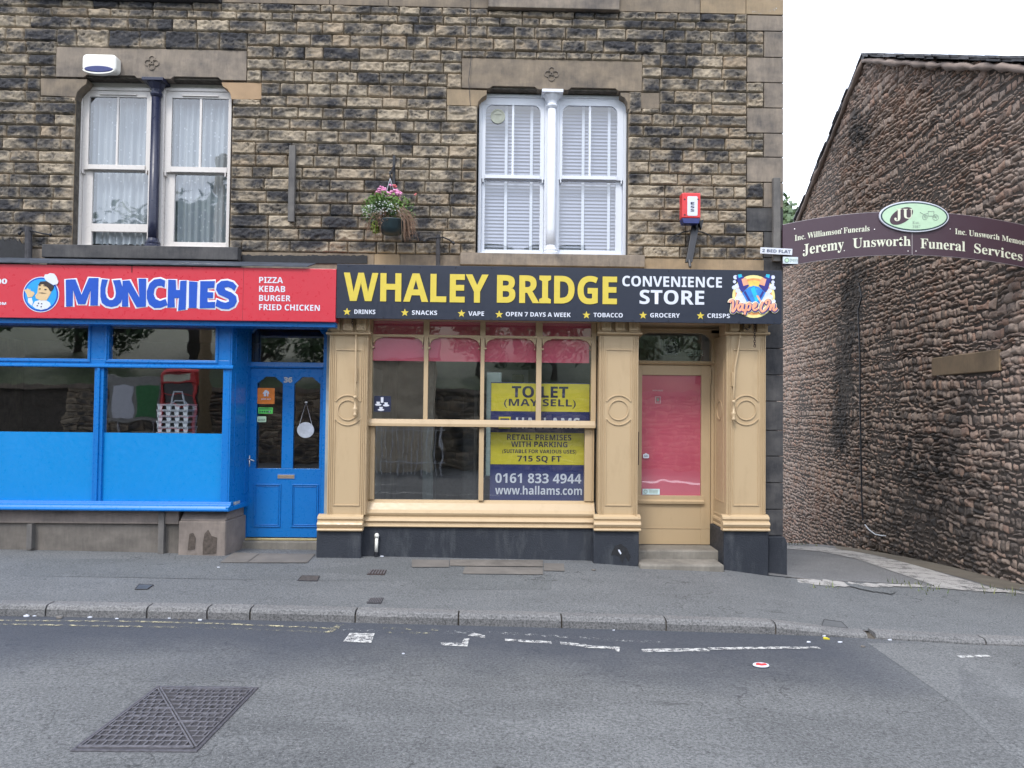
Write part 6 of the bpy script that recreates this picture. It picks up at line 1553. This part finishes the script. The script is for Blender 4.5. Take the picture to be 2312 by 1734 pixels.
for a_, b_ in (((-6, -6.0), (-3, -5.9)), ((-2.6, -5.9), (.1, -5.9)), ((-5, -8.2), (-2.0, -7.2))):
    P_ = [Vector((a_[0] + (b_[0] - a_[0]) * i / 6, a_[1] + (b_[1] - a_[1]) * i / 6, 0)) for i in range(7)]
    struct(MB().add([(p.x, p.y + e, road(p.x, p.y + e) + .004) for p in P_ for e in (-.06, .06)], [(2 * i, 2 * i + 1, 2 * i + 3, 2 * i + 2) for i in range(6)]).build('road_marking', 'linewhite'))
rt_ = random.Random(5); k_ = 0
base = [tree((0, -50, 0), s_, 7.5, 3.4, 3400, 'dense tree on the bank across the street', 'treeleaf', 'trees on the bank across the street', (.13, .28)) for s_ in (1, 2, 3)]
spots = [(-15, -19, .45), (-10.6, -18.5, 1.0), (-8.2, -17, .33), (-5.6, -16.6, .34), (-3.2, -17, .36), (-.6, -16.8, .33), (2, -17, .35), (4.6, -17, .36), (7.2, -17, .4), (10, -18, .5), (-13, -17, .4), (-17.5, -18, .6), (-4.5, -20, .42), (.8, -20.5, .40), (5.8, -20.5, .42), (13, -20, .6)]
for i, (x, y, s_) in enumerate(spots):
    o = base[i % 3] if i < 3 else base[i % 3].copy()
    if i >= 3:
        COL.objects.link(o)
        for c in base[i % 3].children:
            q = c.copy(); COL.objects.link(q); q.parent = o
    o.location = (x, y, bank(x, y) + 1.4); o.scale = (s_, s_, s_); o.rotation_euler = (0, 0, rt_.uniform(0, 6))
for i, (x, y, s_) in enumerate(((4.5, 33, .6), (7.5, 36, .7), (10.5, 34, .62), (1.5, 35, .6), (13.5, 37, .7), (-2, 36, .62), (17, 36, .7), (-6, 38, .7))):
    src = base[i % 3]; o = src.copy(); COL.objects.link(o); o.location = (x, y, -4.6); o.scale = (s_, s_, s_); o['label'] = 'dark tree standing at the far end of the alley'; o['group'] = 'trees beyond the alley'
    for c in src.children:
        q = c.copy(); COL.objects.link(q); q.parent = o
ew = thing('end_wall', 'stone wall closing the far end of the alley', 'wall', (8, 27, -6)); MB().box(-10, 24, 27, 27.4, -9, -2.2).build('wall', 'rubmortar', ew); MB().box(-10.05, 24.05, 26.95, 27.45, -2.2, -2.05).build('coping', 'ashlar_dark', ew)
oh = thing('pale_outhouse', 'low pale sandstone outhouse across the street', 'building', (-3.0, -12.2, -.2))
MB().box(-4.6, -1.7, -12.9, -11.9, -.3, 2.9).build('wall', simple('pale_render', (.52, .45, .34), .85, 0, .25, 3), oh); MB().mould([(-13.1, 2.9), (-11.75, 2.9), (-12.4, 3.5)], -4.75, -1.55).build('roof', 'slate', oh); MB().box(-4.2, -3.5, -11.899, -11.88, 1.5, 2.4).build('window', 'dark', oh)
rl = thing('railings', 'white iron railings before the outhouse across the street', 'railings', (-2.2, -11.2, -.2)); q = MB()
for i in range(15): q.tube([(-3.2 + i * .13, -11.2, -.2), (-3.2 + i * .13, -11.2, 1.1)], .012, 5)
for z_ in (.15, 1.0): q.tube([(-3.25, -11.2, z_), (-1.3, -11.2, z_)], .014, 5)
q.build('bars', 'white', rl)
tp = thing('telegraph_pole', 'ribbed brown telegraph pole across the street', 'pole', (-7.2, -10.6, -.1))
MB().tube([(-7.2, -10.6, -.3), (-7.2, -10.6, 8)], [.15, .11], 14).build('shaft', simple('pole_wood', (.22, .16, .09), .8, 0, .3, 30), tp, 0, True)
kb_ = thing('phone_box', 'red domed telephone box across the street', 'phone box', (-8.1, -11.6, -.1))
b = MB(); x, y, z = -8.1, -11.6, 0.0; red = 'alarmred'
b.box(x - .45, x + .45, y - .45, y + .45, -.2, .35)
for sx in (-1, 1):
    for sy in (-1, 1): b.box(x + sx * .45 - .07 * (sx > 0), x + sx * .45 + .07 * (sx < 0), y + sy * .45 - .07 * (sy > 0), y + sy * .45 + .07 * (sy < 0), .35, 2.2)
for i in range(7):
    zz = .35 + i * .3; b.box(x - .44, x + .44, y + .42, y + .44, zz, zz + .03)
b.box(x - .47, x + .47, y - .47, y + .47, 2.15, 2.42); b.lathe([(.62, 0), (.58, .08), (.40, .2), (.15, .27), (.01, .28)], (x, y, 2.42), 20); b.build('body', red, kb_, .01)
MB().box(x - .35, x + .35, y + .471, y + .476, 2.2, 2.36).build('name_panel', 'cream', kb_); MB().box(x - .38, x + .38, y - .38, y + .38, .36, 2.14).build('glazing', simple('dark_phone_glass', (.03, .035, .04), .1), kb_)
nb = thing('notice_board', 'grey street notice board with posters across the street', 'notice board', (-9.4, -11.8, 0))
MB().box(-10.1, -8.8, -11.85, -11.7, 1.1, 2.35).build('case', simple('weathered_board', (.28, .28, .27), .6), nb, .01); MB().box(-10.02, -9.5, -11.699, -11.69, 1.2, 2.1).build('poster', 'whitevinyl', nb); MB().box(-9.42, -8.86, -11.699, -11.69, 1.2, 2.1).build('poster', simple('green_poster', (.03, .2, .06), .4), nb)
for q in (-9.9, -9.0): MB().tube([(q, -11.78, -.2), (q, -11.78, 1.2)], .03, 8).build('leg', 'steel', nb)

# ================================================================== STREET DETAILS
# manhole cover: iron frame, two triangular lids with raised blocks
mc = [G(155, 1697, -.1), G(446, 1700, -.1), G(583, 1553, -.1), G(357, 1551, -.1)]
mx = thing('manhole_cover', 'square cast iron manhole cover of two triangular lids in the road', 'manhole', tuple(sum(mc, Vector()) / 4))
c0 = sum(mc, Vector()) / 4
ex_ = ((mc[1] - mc[0]) + (mc[2] - mc[3])) / 4; ey_ = ((mc[3] - mc[0]) + (mc[2] - mc[1])) / 4
def mp(u, v, dz): 
    p = c0 + ex_ * u + ey_ * v; return (p.x, p.y, road(p.x, p.y) + dz)
def mbox(b, u0, u1, v0, v1, z0, z1):
    P = [mp(u0, v0, z0), mp(u1, v0, z0), mp(u1, v1, z0), mp(u0, v1, z0)]; b.extr(P, (0, 0, z1 - z0))
f_ = MB()
for a in ((-1, 1, -1, -.95), (-1, 1, .95, 1), (-1, -.95, -.95, .95), (.95, 1, -.95, .95)): mbox(f_, *a, -.02, .008)
f_.build('frame', simple('worn_iron', (.07, .068, .078), .5, 0, .4, 40), mx, .004)
gtp = MB()
for a in ((-.95, .95, -.95, -.92), (-.95, .95, .92, .95), (-.95, -.92, -.92, .92), (.92, .95, -.92, .92)): mbox(gtp, *a, -.02, .005)
gtp.build('gap', 'irondark', mx)
for side in (-1, 1):
    fl_ = MB(); e = .03
    T = [(-.92, .92 - e), (-.92, -.92), (.92 - e, -.92)] if side < 0 else [(-.92 + e, .92), (.92, .92), (.92, -.92 + e)]
    fl_.extr([mp(a, b_, -.015) for a, b_ in T], (0, 0, .019)); lid = fl_.build('lid', 'irondark', mx)
    bk_ = MB(); N_ = 13
    for j in range(N_ + 1):
        v = -.9 + 1.76 * j / N_
        ua, ub = (-.90, min(.9, -v - .06)) if side < 0 else (max(-.9, -v + .06), .90)
        if ub - ua < .06 or v > .9: continue
        mbox(bk_, ua, ub, v, v + .026, .003, .011)
        for i in range(N_ + 1):
            u = -.88 + 1.72 * (i + (.5 if j % 2 else 0)) / N_; vt = v + 1.76 / N_
            if u < ua or u + .02 > ub or (side < 0 and u + vt > -.04) or vt > .93: continue
            mbox(bk_, u, u + .026, v + .026, vt, .003, .011)
    for q in ((.62, .05), (.35, -.2), (-.2, .6)) if side > 0 else ((-.62, -.05), (-.35, .2), (.2, -.6)):
        mbox(bk_, q[0] - .16, q[0] + .16, q[1] - .035, q[1] + .035, .003, .0095)
    ed = bk_; 
    P = [(a, b_) for a, b_ in T]
    for (a, b_), (c_, d_) in zip(P, P[1:] + P[:1]):
        L2_ = Vector((c_ - a, d_ - b_, 0)).normalized(); nn = Vector((-L2_.y, L2_.x, 0)) * .012
        ed.extr([mp(a - nn.x, b_ - nn.y, .0035), mp(c_ - nn.x, d_ - nn.y, .0035), mp(c_ + nn.x, d_ + nn.y, .0035), mp(a + nn.x, b_ + nn.y, .0035)], (0, 0, .0085))
    ed.build('tread', 'iron', lid)
    hb_ = MB(); mbox(hb_, side * .45 - .07, side * .45 + .07, side * .25 - .06, side * .25 + .06, .003, .0055); hb_.build('key_pocket', 'dark', lid)
def cover(pts, mt, nm, lab, bars=0, dz=.006):
    P = [G(a, b) for a, b in pts]; c = sum(P, Vector()) / len(P); t = thing(nm, lab, 'cover', tuple(c))
    k_ = MB(); k_.extr([(p.x, p.y, ground(p.x, p.y) + .001) for p in P], (0, 0, dz)); k_.build('plate', mt, t)
    if bars:
        b = MB()
        for i in range(bars):
            f0, f1 = (i + .25) / bars, (i + .75) / bars; a0, a1 = P[0].lerp(P[1], f0), P[0].lerp(P[1], f1); c0_, c1_ = P[3].lerp(P[2], f0), P[3].lerp(P[2], f1)
            q = [a0.lerp(c0_, .12), a1.lerp(c1_, .12), a1.lerp(c1_, .88), a0.lerp(c0_, .88)]; b.extr([(p.x, p.y, ground(p.x, p.y) + .006) for p in q], (0, 0, .006))
        b.build('grille', 'iron', t)
    else:
        b = MB(); rim = [(p.x, p.y, ground(p.x, p.y) + dz) for p in P]; b.tube(rim, .005, 6, True, True); b.build('frame', 'irondark', t)
    return t
cover([(672, 1312), (716, 1313), (721, 1302), (682, 1301)], simple('rusty_plate', (.075, .066, .062), .7, .2, .4, 40), 'service_cover', 'rusty small service cover in pavement near blue door')
cover([(305, 1332), (332, 1332), (346, 1322), (314, 1321)], simple('blue_grey_plate', (.085, .095, .11), .5, .3, .3), 'service_cover', 'bluish small service cover in pavement before the takeaway')
cover([(829, 1298), (868, 1299), (873, 1288), (838, 1287)], simple('rusty_plate2', (.045, .03, .028), .7, .2, .4, 40), 'drain_grate', 'rusty broken drain grate in dark pavement below buff pilaster', 6)
cover([(828, 1363), (860, 1364), (866, 1351), (836, 1351)], 'irondark', 'drain_grate', 'dark slotted drain grate in pavement close to the kerb', 8)
cover([(1855, 1414), (1915, 1420), (1900, 1405), (1860, 1400)], simple('asphalt_plate', (.09, .095, .1), .8), 'service_cover', 'faint sunken service cover near the dropped kerb', 0, .003)
# litter
def litter(px, py, s_, mt, nm, lab, seed, flat=.35):
    rr = random.Random(seed); p = G(px, py); n = 7; s_ *= .68; P = [(p.x + s_ * math.cos(6.28 * i / n) * rr.uniform(.5, 1.1), p.y + s_ * .6 * math.sin(6.28 * i / n) * rr.uniform(.5, 1.1)) for i in range(n)]; z = ground(p.x, p.y) + .006
    vs = [(a, b, z + rr.uniform(0, s_ * flat)) for a, b in P] + [(p.x, p.y, z + s_ * flat * 1.1)]
    o = MB().add(vs + [(a, b, z - .004) for a, b in P], [(i, (i + 1) % n, n) for i in range(n)] + [(i, i + n + 1, (i + 1) % n + n + 1, (i + 1) % n) for i in range(n)]).build(nm, mt); return tag(o, lab, 'litter')
p = G(1718, 1505); cn = thing('crushed_can', 'crushed red and white drinks can lying flat on the road', 'litter', (p.x, p.y, ground(p.x, p.y)))
zz = ground(p.x, p.y); MB().lathe([(.052, 0), (.058, .006), (.055, .012), (.02, .014)], (p.x, p.y, zz + .004), 20, .75).build('body', 'whitevinyl', cn)
MB().prism([(p.x - .06, p.y - .03), (p.x - .01, p.y - .045), (p.x + .06, p.y - .02), (p.x + .05, p.y + .03), (p.x, p.y + .02), (p.x - .05, p.y + .035)], 0, 1) if False else None
k_ = MB(); k_.extr([(p.x + a * .62, p.y + b * .62, zz + .0165) for a, b in ((-.065, -.02), (-.01, -.05), (.06, -.03), (.055, .02), (.01, .005), (-.02, .03), (-.05, .02))], (0, 0, .004)); k_.build('print', 'alarmred', cn)
for i, (px, py, s_, mt, lab) in enumerate(((60, 1392, .055, 'whitevinyl', 'torn white paper scrap in gutter by the first kerb joint'), (78, 1391, .03, 'whitevinyl', 'tiny white scrap touching the torn paper in gutter'), (134, 1396, .06, 'flag', 'flat beige scrap lying in gutter on yellow line'), (202, 1395, .03, 'whitevinyl', 'small pale scrap in gutter before second kerb stone'),
        (263, 1398, .022, 'whitevinyl', 'pale crumb in gutter below the bluish service cover'), (382, 1397, .02, 'whitevinyl', 'white crumb in gutter past the second kerb joint'), (451, 1401, .028, 'whitevinyl', 'folded white scrap in gutter before the cracked kerb joint'), (405, 1399, .02, 'flag', 'little buff scrap in gutter beside white crumb'),
        (1864, 1443, .055, 'letyellow', 'yellow and white wrapper at the dropped kerb'), (1861, 1437, .03, 'whitevinyl', 'white scrap behind the yellow wrapper at dropped kerb'), (1896, 1451, .03, 'whitevinyl', 'white butt lying past the yellow wrapper'), (1825, 1451, .03, 'whitevinyl', 'white stub lying before the yellow wrapper'), (1948, 1461, .04, 'flag', 'pale flat scrap lying on the alley mouth'), (2010, 1446, .03, 'whitevinyl', 'white scrap under edge of the flush kerb'),
        (1386, 1424, .018, 'whitevinyl', 'single white pebble at kerb foot below buff shop'), (493, 1282, .02, 'whitevinyl', 'white scrap on pavement near concrete block'), (910, 1477, .018, 'whitevinyl', 'white speck on open road below white marking'), (1341, 1288, .05, 'flag', 'pale flat scrap on pavement before the middle plinth'), (862, 1257, .035, 'whitevinyl', 'white crumpled scrap below the overflow pipe'), (581, 1251, .018, 'whitevinyl', 'white scrap on the doorway slab'))):
    litter(px, py, s_, mt, 'litter_scrap', lab, 100 + i, .25)
sp_ = tag(MB().prism([F(a, b, -.262) for a, b in ((1395, 1241), (1399, 1241), (1403, 1249), (1401, 1252), (1397, 1246))], -.268, -.255).build('paint_fleck', 'whitevinyl'), 'white fleck stuck on dark splash of black plinth', 'fleck')
sp_ = tag(MB().prism([F(a, b, -.262) for a, b in ((1382, 1245), (1390, 1232), (1402, 1228), (1416, 1238), (1424, 1258), (1418, 1268), (1412, 1255), (1405, 1272), (1398, 1256), (1388, 1252), (1380, 1254))], -.264, -.255).build('tar_splash', 'soot'), 'shiny black splash on plinth beside the door steps', 'stain')
